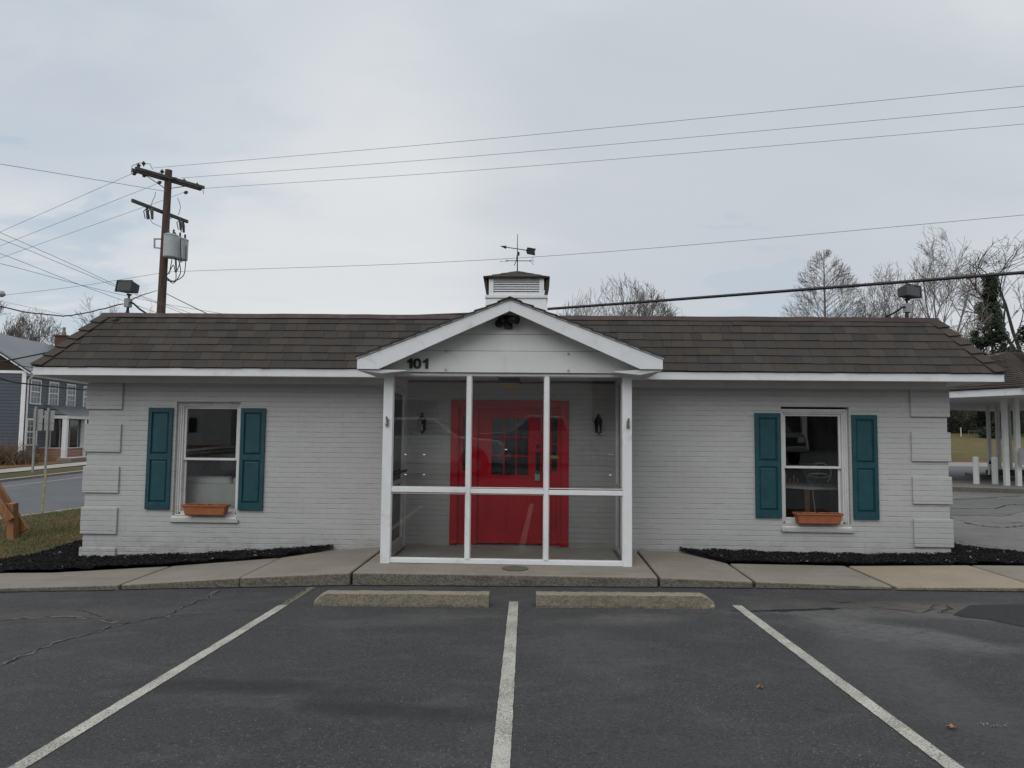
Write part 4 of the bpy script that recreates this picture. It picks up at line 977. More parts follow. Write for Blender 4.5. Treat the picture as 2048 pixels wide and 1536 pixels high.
planter(1592, 1685.5, 1026, 1052, 'terracotta trough planter with a single bare stem on the right window sill', True)
# wheel stops
def wstop(x0, x1, label, seed):
    r = random.Random(seed); b = MB(); n = 30; secs = []
    for k in range(n+1):
        t = k/n; x = x0+(x1-x0)*t; e = (t if seed == 1 else 1-t)*n; sh = 1 if e > 2.2 else (.45+.55*math.sin(min(1, e/2.2)*math.pi/2))
        z0 = terr(x, -2.95)-.03; h = .128*sh+r.uniform(-.003, .003); dx = 0 if 0 < k < n else 0
        zt = terr(x, -2.95)+h
        jt = lambda: r.uniform(-.003, .003)
        secs.append([(x, -2.97+jt(), z0), (x, -2.955+jt(), z0+.05+jt()), (x, -2.915+jt(), zt-.018*sh), (x, -2.885, zt), (x, -2.835, zt), (x, -2.80, zt-.02), (x, -2.78, z0+.05), (x, -2.77, z0)])
    m = 8; vs = [p for s_ in secs for p in s_]
    fs = [(i*m+k, i*m+(k+1) % m, (i+1)*m+(k+1) % m, (i+1)*m+k) for i in range(n) for k in range(m)]+[tuple(range(m)), tuple(range(n*m, n*m+m))]
    b.add(vs, fs); tag(b.build('wheel_stop', M['stop'], loc=((x0+x1)/2, -2.87, terr((x0+x1)/2, -2.9))), label, 'wheel stop', 'concrete wheel stops before the porch')
wstop(-2.20, -.47, 'concrete wheel stop left of the centre parking line, its left end rounded', 1)
wstop(-.01, 1.715, 'concrete wheel stop right of the centre parking line, its right end rounded', 2)
# fallen leaves
def leaf(px, py, s_, rz, label, seed):
    r = random.Random(seed); x, y = lotp(px, py); b = MB(); n = 12; vs = [(0, 0, .012)]
    for k in range(n):
        a = 2*math.pi*k/n; rr = s_*(.78+.22*(k % 2))*r.uniform(.75, 1.1)*(1.25 if k == 0 else 1)
        vs.append((rr*math.cos(a), rr*.62*math.sin(a), .003+.014*abs(math.sin(a))*r.uniform(.3, 1.3)))
    m = Matrix.Translation((x, y, terr(x, y)+.004)) @ Matrix.Rotation(rz, 4, 'Z')
    vs2 = [m @ Vector(v) for v in vs]; low = [v-Vector((0, 0, .0012)) for v in vs2]
    b.add(vs2+low, [(0, k+1, (k+1) % n+1) for k in range(n)]+[(n+1, n+1+(k+1) % n+1, n+1+k+1) for k in range(n)]+[(k+1, n+1+k+1, n+1+(k+1) % n+1, (k+1) % n+1) for k in range(n)])
    tag(b.build('fallen_leaf', M['leaf'], loc=(x, y, terr(x, y))), label, 'leaf', 'dry brown leaves on the asphalt')
leaf(1520, 1377, .024, .2, 'small curled brown leaf on the asphalt left of the right parking line', 3)
leaf(1903, 1458, .032, -.5, 'larger orange brown leaf on the asphalt right of the right parking line', 4)
leaf(1913, 1052, .06, .9, 'dark crumpled leaf on the driveway beside the right corner of the building', 5) if 0 else None
for (px, py, L_, a) in [(1185, 1508, .07, .3), (1642, 1421, .07, -.5), (95, 1235, .05, .1)]:
    x, y = lotp(px, py); b = MB(); b.tube([(x-L_/2*math.cos(a), y-L_/2*math.sin(a), terr(x, y)+.008), (x, y, terr(x, y)+.012), (x+L_/2*math.cos(a), y+L_/2*math.sin(a), terr(x, y)+.008)], .003, 5)
    tag(b.build('fallen_twig', M['bark_dark'], loc=(x, y, terr(x, y))), {1185: 'thin dark twig near the bottom edge between the right two parking lines', 1642: 'thin dark twig just left of the right parking line', 95: 'thin twig on the cracked asphalt at the far left'}[px], 'twig', 'twigs on the asphalt')
r = random.Random(31); b = MB()
for _ in range(26):
    px = r.uniform(1955, 2015); py = 1451+(px-1955)*.03+r.uniform(-3, 3); x, y = lotp(px, py); s0 = r.uniform(.002, .006); b.lathe((x, y, terr(x, y)+.002), [(s0, 0), (s0*.9, s0), (s0*.4, s0*1.5)], 5)
tag(b.build('stone_crumbs', M['gravel']), kind='stuff')
# roof floodlights
def floodlight(label):
    F = thing('roof_floodlight', label, 'floodlight', (0, 0, 0), 'floodlights standing on the flat roof')
    z = lambda v: v
    b = MB(); b.lathe((0, 0, 0), [(.055, 0), (.05, .01), (.028, .05), (.02, .13)], 12); b.build('mount', M['black'], F)
    b = MB(); b.box(-.06, .05, -.045, .045, .131, .285); b.build('junction_box', M['grey_metal'], F, bev=.005)
    b = MB(); b.cyl((0, 0, .286), (0, 0, .36), .018, n=10); b.box(-.03, .03, -.03, .03, .34, .37); b.build('neck', M['black'], F)
    h = MB(); m = Matrix.Translation((0, -.02, .47)) @ Matrix.Rotation(-.12, 4, 'X')
    w, d, hh = .17, .10, .095
    h.hexa([m @ Vector(p) for p in [(-w, -d, -hh), (w, -d, -hh), (w*.8, d, -hh*.7), (-w*.8, d, -hh*.7), (-w, -d, hh), (w, -d, hh), (w*.8, d, hh*.8), (-w*.8, d, hh*.8)]])
    for q in ([(-w-.01, -w+.012, -hh-.01, hh+.012), (w-.012, w+.01, -hh-.01, hh+.012), (-w+.012, w-.012, hh-.002, hh+.012), (-w+.012, w-.012, -hh-.01, -hh+.004)]):
        h.hexa([m @ Vector(p) for p in [(q[0], -d-.025, q[2]), (q[1], -d-.025, q[2]), (q[1], -d, q[2]), (q[0], -d, q[2]), (q[0], -d-.025, q[3]), (q[1], -d-.025, q[3]), (q[1], -d, q[3]), (q[0], -d, q[3])]])
    h.build('lamp_housing', M['floodgrey'], F, bev=.004)
    g = MB(); g.hexa([m @ Vector(p) for p in [(-w+.02, -d-.012, -hh+.015), (w-.02, -d-.012, -hh+.015), (w-.02, -d-.001, -hh+.015), (-w+.02, -d-.001, -hh+.015), (-w+.02, -d-.012, hh-.02), (w-.02, -d-.012, hh-.02), (w-.02, -d-.001, hh-.02), (-w+.02, -d-.001, hh-.02)]]); g.build('lens', M['darkglass'], F)
    c = MB(); c.tube([(.05, 0, .22), (.12, 0, .20), (.22, .05, .11), (.36, .1, .03)], .017, 8); c.build('conduit', M['black'], F)
    return F
M['floodgrey'] = pm('floodlight_bronze', (.055, .055, .055), .5, .15, 8, .1, 40, metal=.3)
F1 = floodlight('bronze floodlight on the left end of the flat roof left of the utility pole')
q = AY(254, 640, .17); F1.location = (q.x, .17, RZ+.035); F1.rotation_euler = (0, .06, -.28); F1.scale = (.82, .82, .84)
F2 = copy_tree(F1); F2['label'] = 'dark floodlight on the right end of the flat roof before bare trees'
q = AY(1813, 640, .17); F2.location = (q.x, .17, RZ-.005); F2.rotation_euler = (0, .07, .42); F2.scale = (-.82, .82, .84)
# ---- things seen through the windows
SO = thing('sofa', 'pale grey sofa seen from behind through the left window', 'sofa', (-4.9, .75, .04))
b = MB(); b.box(-6.0, -3.75, .42, .60, .12, .80); b.build('sofa_back', M['fabric'], SO, bev=.04, seg=3)
for a, c, zt in ((-5.95, -4.58, .90), (-4.56, -3.8, .91)): b = MB(); b.box(a, c, .50, .70, .60, zt); b.build('cushion', M['fabric'], SO, bev=.07, seg=4)
b = MB(); b.box(-6.0, -3.75, .601, 1.3, .12, .44); b.build('seat', M['fabric'], SO, bev=.03, seg=2)
b = MB()
for x_ in (-5.9, -3.85):
    for y_ in (.5, 1.2): b.cyl((x_, y_, .04), (x_, y_, .125), .02, n=8)
b.build('feet', M['oak'], SO)
q = AY(415, 936, 2.85); X_ = thing('fire_extinguisher', 'red fire extinguisher on the partition wall seen through the left window', 'fire extinguisher', (q.x, 2.85, q.z-.25))
b = MB(); b.lathe((q.x, 2.82, q.z-.22), [(.06, 0), (.075, .02), (.075, .38), (.05, .44), (.02, .46)], 14); b.build('cylinder', M['extred'], X_, smooth=False)
b = MB(); b.tube([(q.x, 2.82, q.z+.26), (q.x-.07, 2.78, q.z+.24), (q.x-.11, 2.78, q.z+.1), (q.x-.10, 2.78, q.z-.02)], .014, 8); b.box(q.x-.05, q.x+.05, 2.81, 2.83, q.z+.24, q.z+.29); b.build('hose', M['white2'], X_)
q = AY(459, 925, 2.3); LM = thing('table_lamp', 'table lamp with white drum shade seen through the left window', 'lamp', (q.x, 2.3, .55))
b = MB(); b.lathe((q.x, 2.3, q.z-.12), [(.17, 0), (.15, .26), (.149, .26), (.168, .002)], 20); b.build('lamp_shade', M['table'], LM)
b = MB(); b.lathe((q.x, 2.3, .60), [(.09, 0), (.09, .02), (.02, .05), (.05, .2), (.02, .35), (.012, max(.36, q.z-.60))], 12); b.build('lamp_base', M['iron'], LM)
b = MB(); b.box(q.x-.35, q.x+.3, 2.05, 2.6, .55, .60); 
for a in (-.3, .25):
    for c in (2.1, 2.55): b.box(q.x+a-.02, q.x+a+.02, c-.02, c+.02, .04, .55)
tag(b.build('side_table', M['oak'], loc=(q.x, 2.3, .04)), 'dark wooden side table behind the sofa under the lamp', 'side table')
TB = thing('white_table', 'white topped table with oak leg seen through the right window', 'table', (4.0, 1.3, .04))
b = MB(); z_t = .785; b.prism([tuple(AY(1617, 990, .95).xy), tuple(AY(1720, 990, .95).xy), (5.2, 1.7), (3.4, 2.2), (3.1, 1.85)], 'z', z_t, z_t+.035); b.build('table_top', M['table'], TB)
qx = AY(1613, 1010, 1.02).x
for x_, y_ in ((qx, 1.02), (qx+1.0, 1.02), (qx-.55, 1.8), (4.9, 1.6)): b = MB(); b.box(x_-.035, x_+.035, y_-.03, y_+.03, .04, z_t-.001); b.build('leg', M['oak'], TB)
zt = z_t+.036
q = AY(1640, 962, 1.25); OR = thing('ring_sculpture', 'white metal ring sculpture on the white table behind the right window', 'ornament', (q.x, 1.25, zt))
b = MB(); b.ring((q.x, 1.25, zt+.19), .165, .009, (.1, 1, .1), -70, 95, 20, 8); b.ring((q.x-.02, 1.25, zt+.16), .15, .008, (.1, .25, 1), n=26, m=8); b.build('ring', M['white'], OR)
b = MB(); b.cyl((q.x, 1.25, zt), (q.x, 1.25, zt+.03), .05, n=16); b.box(q.x-.05, q.x+.05, 1.22, 1.28, zt+.18, zt+.20); b.build('base', M['brass'], OR)
q = AY(1622, 962, 1.45); b = MB()
for k in range(14):
    a = k*2*math.pi/14; b.tube([(q.x+.05*math.cos(a), 1.45+.05*math.sin(a), zt+.04), (q.x+.16*math.cos(a), 1.45+.16*math.sin(a), zt+.33)], .004, 5)
for rr, zz in ((.05, .04), (.09, .14), (.125, .24), (.16, .33)): b.ring((q.x, 1.45, zt+zz), rr, .005, (0, 0, 1), n=20, m=5)
b.lathe((q.x, 1.45, zt), [(.07, 0), (.07, .012), (.04, .04)], 14)
tag(b.build('wire_basket', M['galv'], loc=(q.x, 1.45, zt)), 'funnel shaped wire basket on the white table behind the right window', 'basket')
q = AY(1580, 966, 1.55); b = MB()
for k in range(5): b.cyl((q.x-.12+.06*k, 1.55, zt), (q.x-.12+.06*k, 1.55, zt+.10+.05*(k % 2)), .014, n=8)
b.box(q.x-.14, q.x+.14, 1.52, 1.58, zt, zt+.015); tag(b.build('brass_candle_rack', M['brass'], loc=(q.x, 1.55, zt)), 'small brass candle rack at the left end of the white table indoors', 'candle rack')
# ================================================================ UTILITY POLE
PD = 27.0
pb = AD(318, 700, PD); pt = AD(337.5, 340, PD)
dirp = (pt-pb).normalized(); base = pt-dirp*(pt.z+.35)/dirp.z
UP = thing('utility_pole', 'weathered brown wooden utility pole with double crossarm and grey transformers behind the left roof', 'utility pole', tuple(base))
k = MB(); k.tube([base, base.lerp(pt, .5), pt], [.19, .16, .125], 14); k.build('pole_shaft', M['pole'], UP, smooth=False)
def onpole(y):  # point on pole at pixel height y
    lo, hi = 0.0, 1.0
    for _ in range(30):
        m_ = (lo+hi)/2; p = base.lerp(pt, m_); d = p-CAM; yy = 768-FP*d.dot(Up)/d.dot(Fw)
        if yy > y: lo = m_
        else: hi = m_
    return base.lerp(pt, lo)
c1_ = onpole(357); c2_ = onpole(424)
def armends(xl, yl, xr, yr, c): return AZ(xl, yl, c.z), AZ(xr, yr, c.z)
for i, (c, l, off) in enumerate(((c1_, (267, 338, 405, 377), .14), (c1_, (267, 338, 405, 377), -.14), (c2_, (270, 400, 381, 443), .14))):
    a, e = armends(*l, c); d = (e-a).normalized(); n = Vector((-d.y, d.x, 0))
    a2 = a+n*off; e2 = e+n*off
    k = MB(); k.beam(a2, e2, .095, .12); k.build('crossarm', M['arm'], UP, bev=.008)
    if i == 0: A1, E1_, N1, DD1 = a, e, n, d
    if i == 2: A2, E2_, N2, DD2 = a2, e2, n, d
k = MB()
for s_ in (-1, 1):
    q = c1_+DD1*.75*s_; k.tube([q+N1*.2+Vector((0, 0, -.05)), onpole(376)+N1*.16], .016, 6)
k.tube([c2_+DD2*.6+N2*.16, onpole(440)+N2*.16], .016, 6)
parts(k, 'arm_brace', M['galv'], UP)
def insul(p, up=True, s_=1.0, parent=UP):
    b = MB(); pr = [(.02, 0), (.02, .05), (.055, .06), (.06, .085), (.03, .10), (.075, .115), (.078, .145), (.03, .165), (.028, .20), (.02, .21)]
    b.lathe(p, [(r*s_, z*s_*(1 if up else -1)) for r, z in pr], 10); return b.build('insulator', M['porcelain'], parent)
for (x, y) in [(277, 337), (287, 333), (324, 349), (394, 375), (368, 367)]:
    q = AZ(x, y, c1_.z+.09); insul(q, True, .95)
for (x, y) in [(271, 346), (291, 350), (321, 364), (374, 384), (300, 343), (352, 357), (402, 377)]:
    q = AZ(x, y, c1_.z-.02); b = MB(); b.tube([q, q+N1*.10, q+N1*.2], [.05, .075, .04], 8); b.build('insulator', M['porcelain'], UP)
for (x, y) in [(294, 424), (303, 424), (360, 447), (366, 452)]:
    q = AZ(x, y-8, c2_.z-.06); b = MB(); b.tube([q, q+Vector((.02, 0, -.12)), q+Vector((.05, 0, -.42))], [.035, .06, .045], 8); b.tube([q+Vector((0, 0, .0)), q+Vector((-.12, 0, -.12)), q+Vector((-.05, 0, -.40))], .018, 6); b.build('cutout_fuse', M['porcelain'], UP)
# transformers
for i, (x, y, dd) in enumerate(((341, 493, -.35), (354, 497, .15), (364, 500, .65))):
    q = AD(x, y, PD+dd); r0 = .245 if i == 0 else .22; hh = .86 if i == 0 else .80
    T = MB(); T.lathe(q-Vector((0, 0, hh/2)), [(r0*.9, 0), (r0, .03), (r0, hh-.04), (r0*1.06, hh-.035), (r0*1.06, hh), (r0*.8, hh+.04), (.02, hh+.06)], 20)
    o = T.build('transformer', M['transformer'], UP)
    b = MB()
    for sx in (-.1, .1): b.lathe(q+Vector((sx, 0, hh/2+.03)), [(.03, 0), (.05, .03), (.03, .06), (.05, .09), (.03, .12), (.045, .15), (.015, .20)], 8)
    parts(b, 'bushing', M['porcelain'], o)
k = MB(); p1 = onpole(478); p2 = onpole(498); l1 = AD(309, 478, PD); l2 = AD(309, 495, PD)
k.beam(p1, l1, .04, .05); k.beam(p2, l2, .04, .05); k.beam(l1+Vector((0, 0, .03)), l2-Vector((0, 0, .03)), .05, .04, (0, 1, 0)); k.build('bracket', M['galv'], UP)
k = MB()
for pts in ([(350, 517), (352, 545), (350, 562), (334, 560), (331, 548)], [(357, 519), (361, 545), (347, 566), (333, 556)], [(372, 492), (371, 528), (366, 552), (345, 562), (331, 552)], [(362, 519), (352, 545), (347, 530), (338, 545), (331, 552)], [(351, 475), (352, 500), (353, 540)], [(361, 478), (361, 505), (364, 525)], [(344, 519), (341, 535), (338, 548)]):
    P = [AD(x, y, PD-.35) for x, y in pts]; S_ = []
    for i in range(len(P)-1):
        a, b_, c, d = P[max(0, i-1)], P[i], P[i+1], P[min(len(P)-1, i+2)]
        for j in range(6):
            t = j/6; S_.append(.5*((2*b_)+(c-a)*t+(2*a-5*b_+4*c-d)*t*t+(3*b_-a-3*c+d)*t**3))
    S_.append(P[-1]); k.tube(S_, .017, 5)
for pts in ([(262, 349), (264, 332), (277, 326), (288, 326)], [(290, 327), (300, 328), (305, 339)], [(386, 370), (393, 367), (402, 375)], [(311, 384), (310, 392), (305, 402), (302, 412)], [(355, 396), (359, 405), (361, 415), (357, 430)], [(296, 432), (305, 446), (322, 454)], [(400, 378), (407, 382), (407, 388)], [(318, 345), (328, 344), (345, 356)]):
    P = [AD(x, y, PD-.3) for x, y in pts]; k.tube(P, .010, 5)
parts(k, 'jumper_cable', M['cable'], UP)
# ================================================================ WIRES
def spl(P, n=10):
    S_ = []
    for i in range(len(P)-1):
        a, b_, c, d = P[max(0, i-1)], P[i], P[i+1], P[min(len(P)-1, i+2)]
        if i == 0: a = 2*b_-c
        if i == len(P)-2: d = 2*c-b_
        for j in range(n):
            t = j/n; S_.append(.5*((2*b_)+(c-a)*t+(2*a-5*b_+4*c-d)*t*t+(3*b_-a-3*c+d)*t**3))
    S_.append(P[-1]); return S_
def wire(label, pts, r, mat='wire', name='power_line', group='power lines', cat='power line', wob=0):
    P = [AD(*p) for p in pts]
    Q = spl(P) if len(P) > 2 else [P[0].lerp(P[1], i/20) for i in range(21)]
    if wob: Q = [q+Vector((0, 0, R.uniform(-wob, wob))) for q in Q]
    if pts[0][0] < -50: Q.insert(0, Q[0]+(Q[0]-Q[1]).normalized()*40)
    if pts[-1][0] > 2200: Q.append(Q[-1]+(Q[-1]-Q[-2]).normalized()*60)
    b = MB(); b.tube(Q, r, 5); return tag(b.build(name, M[mat], loc=tuple(Q[len(Q)//2])), label, cat, group)
wire('topmost thin power line running from the pole top to the upper right edge', [(306, 336, 26.2), (1024, 273.5, 22.5), (2048, 172, 19.5), (2600, 113, 18)], .007)
wire('second thin power line from the crossarm to the right edge, below the topmost line', [(362, 356, 27), (1024, 306, 23.3), (2048, 213, 20.1), (2600, 160, 18.5)], .007)
wire('third thin power line from the far end of the crossarm to the right edge', [(404, 377, 27.9), (1024, 335, 24), (2048, 248, 20.7), (2600, 197, 19)], .007)
wire('lower thin line passing just behind the weathervane to the right edge', [(331, 544, 26.8), (1036, 516, 22.5), (2048, 430, 19), (2600, 375, 17.5)], .007)
wire('thick black bundled cable rising from behind the porch gable to the right edge', [(322, 662, 26.8), (560, 642, 24.9), (850, 631, 23.5), (1095, 618, 21.8), (2048, 545, 16.6), (2500, 507, 15)], .042, 'cable', 'bundled_cable', None, 'cable')
wire('thin guy wire from the pole to the left edge, uppermost on the left', [(-200, 297, 22), (0, 328, 23), (303, 378, 26.2), (331, 384, 26.9)], .009, 'wire', 'guy_wire', None, 'guy wire')
wire('power line falling from the left end of the top crossarm to the left edge', [(265, 347, 26), (0, 464, 27.5), (-200, 553, 28.5)], .007)
wire('power line falling leftward from under the middle of the top crossarm', [(318, 366, 26.8), (0, 492, 28.5), (-200, 572, 29.5)], .007)
wire('power line falling leftward from the right half of the top crossarm past the lower crossarm', [(370, 384, 27.6), (288, 414, 28.2), (7, 514, 30), (-200, 590, 31)], .007)
wire('line dropping from the left edge behind the floodlight head, upper of a converging pair', [(-200, 383, 18), (0, 465, 20), (140, 527, 22), (274, 588, 24), (420, 640, 26)], .007)
wire('line dropping from the left edge behind the floodlight head, lower of a converging pair', [(-200, 408, 18), (0, 478, 20), (150, 539, 22), (260, 585, 24), (400, 640, 26)], .007)
wire('line crossing the others low on the left and passing behind the floodlight junction box', [(-200, 440, 18), (0, 507, 20), (164, 571, 22.5), (310, 624, 25), (380, 650, 26)], .007)
wire('thin line with two small splices low in the left sky', [(-200, 488, 18), (0, 527, 20), (162, 570, 22.5), (310, 604, 25), (460, 630, 28)], .007)
wire('line from the far left street lamp up to the utility pole', [(-200, 612, 24), (11, 590, 25), (166, 571, 26), (322, 546, 26.9)], .007)
wire('thin faint line descending over the left tree tops', [(-200, 560, 30), (0, 602, 32), (120, 628, 34), (260, 662, 37)], .007)
wire('twisted service cable sagging from the left edge up to the floodlight junction box', [(-150, 560, 9.5), (0, 612, 10), (97, 630, 10.4), (155, 629, 10.6), (247, 607, 10.75)], .009, 'cable', 'service_cable', 'service cables at the left roof end', 'cable', .006)
wire('twisted service cable from the floodlight junction box to the utility pole', [(258, 602, 10.85), (285, 590, 16), (314, 581, 26.6)], .012, 'cable', 'service_cable', 'service cables at the left roof end', 'cable', .01)
wire('dark service drop descending rightward from the pole behind the roof', [(330, 586, 26.7), (370, 606, 24), (440, 640, 20)], .014, 'cable', 'service_cable', 'service cables at the left roof end', 'cable')
wire('thick cable over the metal roof of the blue house', [(-100, 742, 24), (0, 724, 25), (100, 704, 26.5), (180, 688, 28)], .028, 'cable', 'bundled_cable', None, 'cable')
wire('cable passing across the upper windows of the blue house', [(-100, 738, 24), (0, 757, 25), (40, 766, 26), (176, 780, 30), (260, 788, 33)], .028, 'cable', 'bundled_cable', None, 'cable')
wire('thin cable over the gable of the blue house', [(-100, 716, 24), (0, 728, 25), (66, 735, 27), (150, 748, 30)], .014, 'cable', 'bundled_cable', None, 'cable')
q = AD(-2, 587, 25.0); SLm = thing('street_lamp', 'pale street lamp head on an arm at the far left edge', 'street lamp', (q.x-2.4, q.y, terr(q.x-2.4, q.y)))
b = MB(); b.tube([q-Vector((.2, 0, 0)), q, q+Vector((.12, 0, -.02)), q+Vector((.22, 0, -.05))], [.05, .11, .12, .04], 12); b.build('lamp_head', M['grey_metal'], SLm, smooth=True)
b = MB(); b.tube([q-Vector((.15, 0, 0)), q-Vector((1.2, 0, -.1)), q-Vector((2.4, 0, .3))], .035, 8); b.build('arm', M['galv'], SLm)
b = MB(); b.tube([(q.x-2.4, q.y, terr(q.x-2.4, q.y)), (q.x-2.4, q.y, q.z+.3)], [.14, .10], 10); b.build('pole_shaft', M['pole'], SLm)
# ================================================================ BLUE HOUSE (local frame: x along the street front, -y toward the street)
H = thing('blue_house', 'two storey blue grey clapboard house with grey metal roof and small porch across the street', 'house')
L_, Wd, E_, RG, B0 = 13.5, 7.2, 4.95, 7.35, -.35
b = MB(); b.box(0, L_, 0, .2, B0, E_); b.build('front_wall', M['blue_side'], H)
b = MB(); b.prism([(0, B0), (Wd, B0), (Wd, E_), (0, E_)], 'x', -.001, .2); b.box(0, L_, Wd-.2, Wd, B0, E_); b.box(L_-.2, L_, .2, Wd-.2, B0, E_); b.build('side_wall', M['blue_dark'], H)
b = MB(); b.prism([(-.1, E_-.0), (Wd+.1, E_-.0), (Wd/2, RG-.1)], 'x', -.02, .15); b.build('gable', M['shingle_old'], H)
b = MB(); b.box(-.06, .0, -.06, .16, B0, E_); b.box(-.05, -.005, .16, Wd, E_-.16, E_); b.box(-.02, L_+.1, -.05, -.001, E_-.30, E_-.02); b.beam((-.10, -.35, E_-.18), (-.10, Wd/2, RG+.0), .05, .24, (1, 0, 0)); b.beam((-.10, Wd+.35, E_-.18), (-.10, Wd/2, RG+.0), .05, .24, (1, 0, 0)); b.build('trim', M['white'], H)
b = MB()
for s_ in (0, 1):
    y0 = -.38 if s_ == 0 else Wd+.38; z0 = E_-.08
    b.add([(-.2, y0, z0), (L_+.2, y0, z0), (L_+.2, Wd/2, RG+.12), (-.2, Wd/2, RG+.12), (-.2, y0, z0+.07), (L_+.2, y0, z0+.07), (L_+.2, Wd/2, RG+.20), (-.2, Wd/2, RG+.20)], [(0,1,2,3),(4,5,6,7),(0,1,5,4),(1,2,6,5),(2,3,7,6),(3,0,4,7)])
rf = b.build('roof', M['metalroof'], H)
b = MB(); b.box(10.6, 12.2, Wd/2-.55, Wd/2+.25, RG-.2, RG+.95); b.box(10.52, 12.28, Wd/2-.63, Wd/2+.33, RG+.95, RG+1.05); b.build('chimney', M['redbrick'], rf)
b = MB(); b.lathe((10.9, Wd/2-.2, RG+1.05), [(.16, 0), (.12, .3), (.10, .32), (.10, .6)], 12); b.build('chimney_pot', M['walk2'], rf)
b = MB(); b.cyl((-.15, -.42, E_-.08), (L_+.15, -.42, E_-.08), .06, n=8); b.tube([(-.02, -.42, E_-.12), (.10, -.30, E_-.35), (.14, -.09, E_-.5), (.14, -.09, B0)], .05, 8); b.build('gutter', M['white'], H)
def hwin(x, z0, z1, w=.95):
    f = MB(); y = -.05
    f.box(x-.09, x, y, 0, z0-.05, z1+.10); f.box(x+w, x+w+.09, y, 0, z0-.05, z1+.10); f.box(x, x+w, y+.001, 0, z1, z1+.10); f.box(x-.12, x+w+.12, y-.03, 0, z0-.11, z0-.051)
    m_ = (z0+z1)/2; f.box(x, x+w, y+.005, -.002, m_-.03, m_+.03)
    for k in (1, 2): f.box(x+w*k/3-.012, x+w*k/3+.012, -.03, -.003, z0, z1)
    for zz in ((z0+m_)/2, (z1+m_)/2): f.box(x, x+w, -.028, -.004, zz-.012, zz+.012)
    o = f.build('window', M['white'], H); g = MB(); g.box(x, x+w, -.015, -.006, z0-.05, z1); g.build('pane', M['farglass'], o)
for x in (.60, 2.62, 4.75, 6.95, 9.2): hwin(x, 3.15, 4.42)
hwin(.42, .72, 2.1)
# porch
b = MB(); z0, z1 = 2.42, 3.12
P = [(1.6, -1.65, z0), (10.2, -1.65, z0), (9.2, -.01, z1), (2.6, -.01, z1), (1.6, -.01, z0), (10.2, -.01, z0)]
b.add(P, [(0, 1, 2, 3), (0, 3, 4), (1, 5, 2), (0, 4, 5, 1)]); hp = b.build('porch_roof', M['metalroof'], H)
b = MB(); b.box(1.62, 10.18, -1.63, -1.5, z0-.20, z0-.005); b.box(1.62, 1.75, -1.5, -.01, z0-.20, z0-.005); b.build('porch_beam', M['white2'], H)
for x in (1.78, 4.05, 6.4, 9.9): b = MB(); b.box(x-.13, x+.13, -1.58, -1.34, B0, z0-.201); b.build('porch_post', M['white'], H)
b = MB(); b.box(1.80, 1.88, -1.34, -.01, B0, .42); b.box(1.91, 10.0, -1.50, -1.42, B0, .42); parts(b, 'porch_skirt', M['salmon'], H)
b = MB(); b.box(1.76, 1.92, -1.34, -.01, .421, .47); b.box(1.92, 10.0, -1.54, -1.38, .421, .47); parts(b, 'rail_cap', M['white2'], H)
b = MB(); b.box(3.0, 4.0, -.04, .0, .1, 2.2); b.box(5.3, 6.3, -.04, .0, .1, 2.2); parts(b, 'porch_opening', M['darkglass'], H)
b = MB(); b.box(2.92, 3.0, -.05, -.001, .0, 2.25); b.box(4.0, 4.08, -.05, -.001, .0, 2.25); b.box(5.22, 5.3, -.05, -.001, 0, 2.25); b.box(6.3, 6.38, -.05, -.001, 0, 2.25); parts(b, 'door_casing', M['white2'], H)
H.location = (-29.75, 30.0, -.05); H.rotation_euler = (0, 0, math.radians(98.4))
b = MB(); 
steps = AD(150, 932, 39.5); b.box(-1.2, 1.4, -.35, .35, -.3, .0); o = b.build('porch_step', M['walk2']); o.location = (steps.x, steps.y, -.02); o.rotation_euler = (0, 0, math.radians(98.4)); tag(o, 'low concrete step before the porch of the blue house', 'step')
# route sign backs
def signback(px, name_label, D, xl, xr, y0, y1, y2, ybase):
    p = AD(px, ybase, D); g = terr(p.x, p.y)+.05; T = thing('road_sign', name_label, 'road sign', (p.x, p.y, g), 'grey backs of paired route signs across the street')
    t = AD(px, y0, D)
    b = MB(); b.box(p.x-.035, p.x+.035, p.y-.03, p.y+.03, g, t.z+.05); b.build('post', M['galv'], T)
    for (ya, yb, i) in ((y0+3, y1, 0), (y1+.7, y2, .5)):
        a = AD(xl+i, yb, D); c = AD(xr-i, ya, D); b = MB(); b.box(a.x, c.x, p.y+.031, p.y+.037, a.z, c.z); b.build('sign_panel', M['galv'], T, bev=.002)
    return T
signback(65, 'left one of the two grey sign backs on posts across the street', 29.3, 60, 80, 815, 846, 861, 946)
signback(90, 'right one of the two grey sign backs on posts across the street', 29.1, 82, 103, 818, 846, 861, 948)
# marker stake
a = AD(82.5, 1031, 15.6); c = AD(92, 943, 15.6); b = MB(); b.beam(a-Vector((0, 0, .05)), c, .045, .012, (0, 1, 0))
tag(b.build('marker_stake', pm('stake_paint', (.30, .27, .13), .7, .25, 14, .3, 60, dirt=(.20, .12, .06), dsc=20), loc=tuple(a)), 'faded yellow marker stake leaning at the edge of the grass by the street', 'stake')
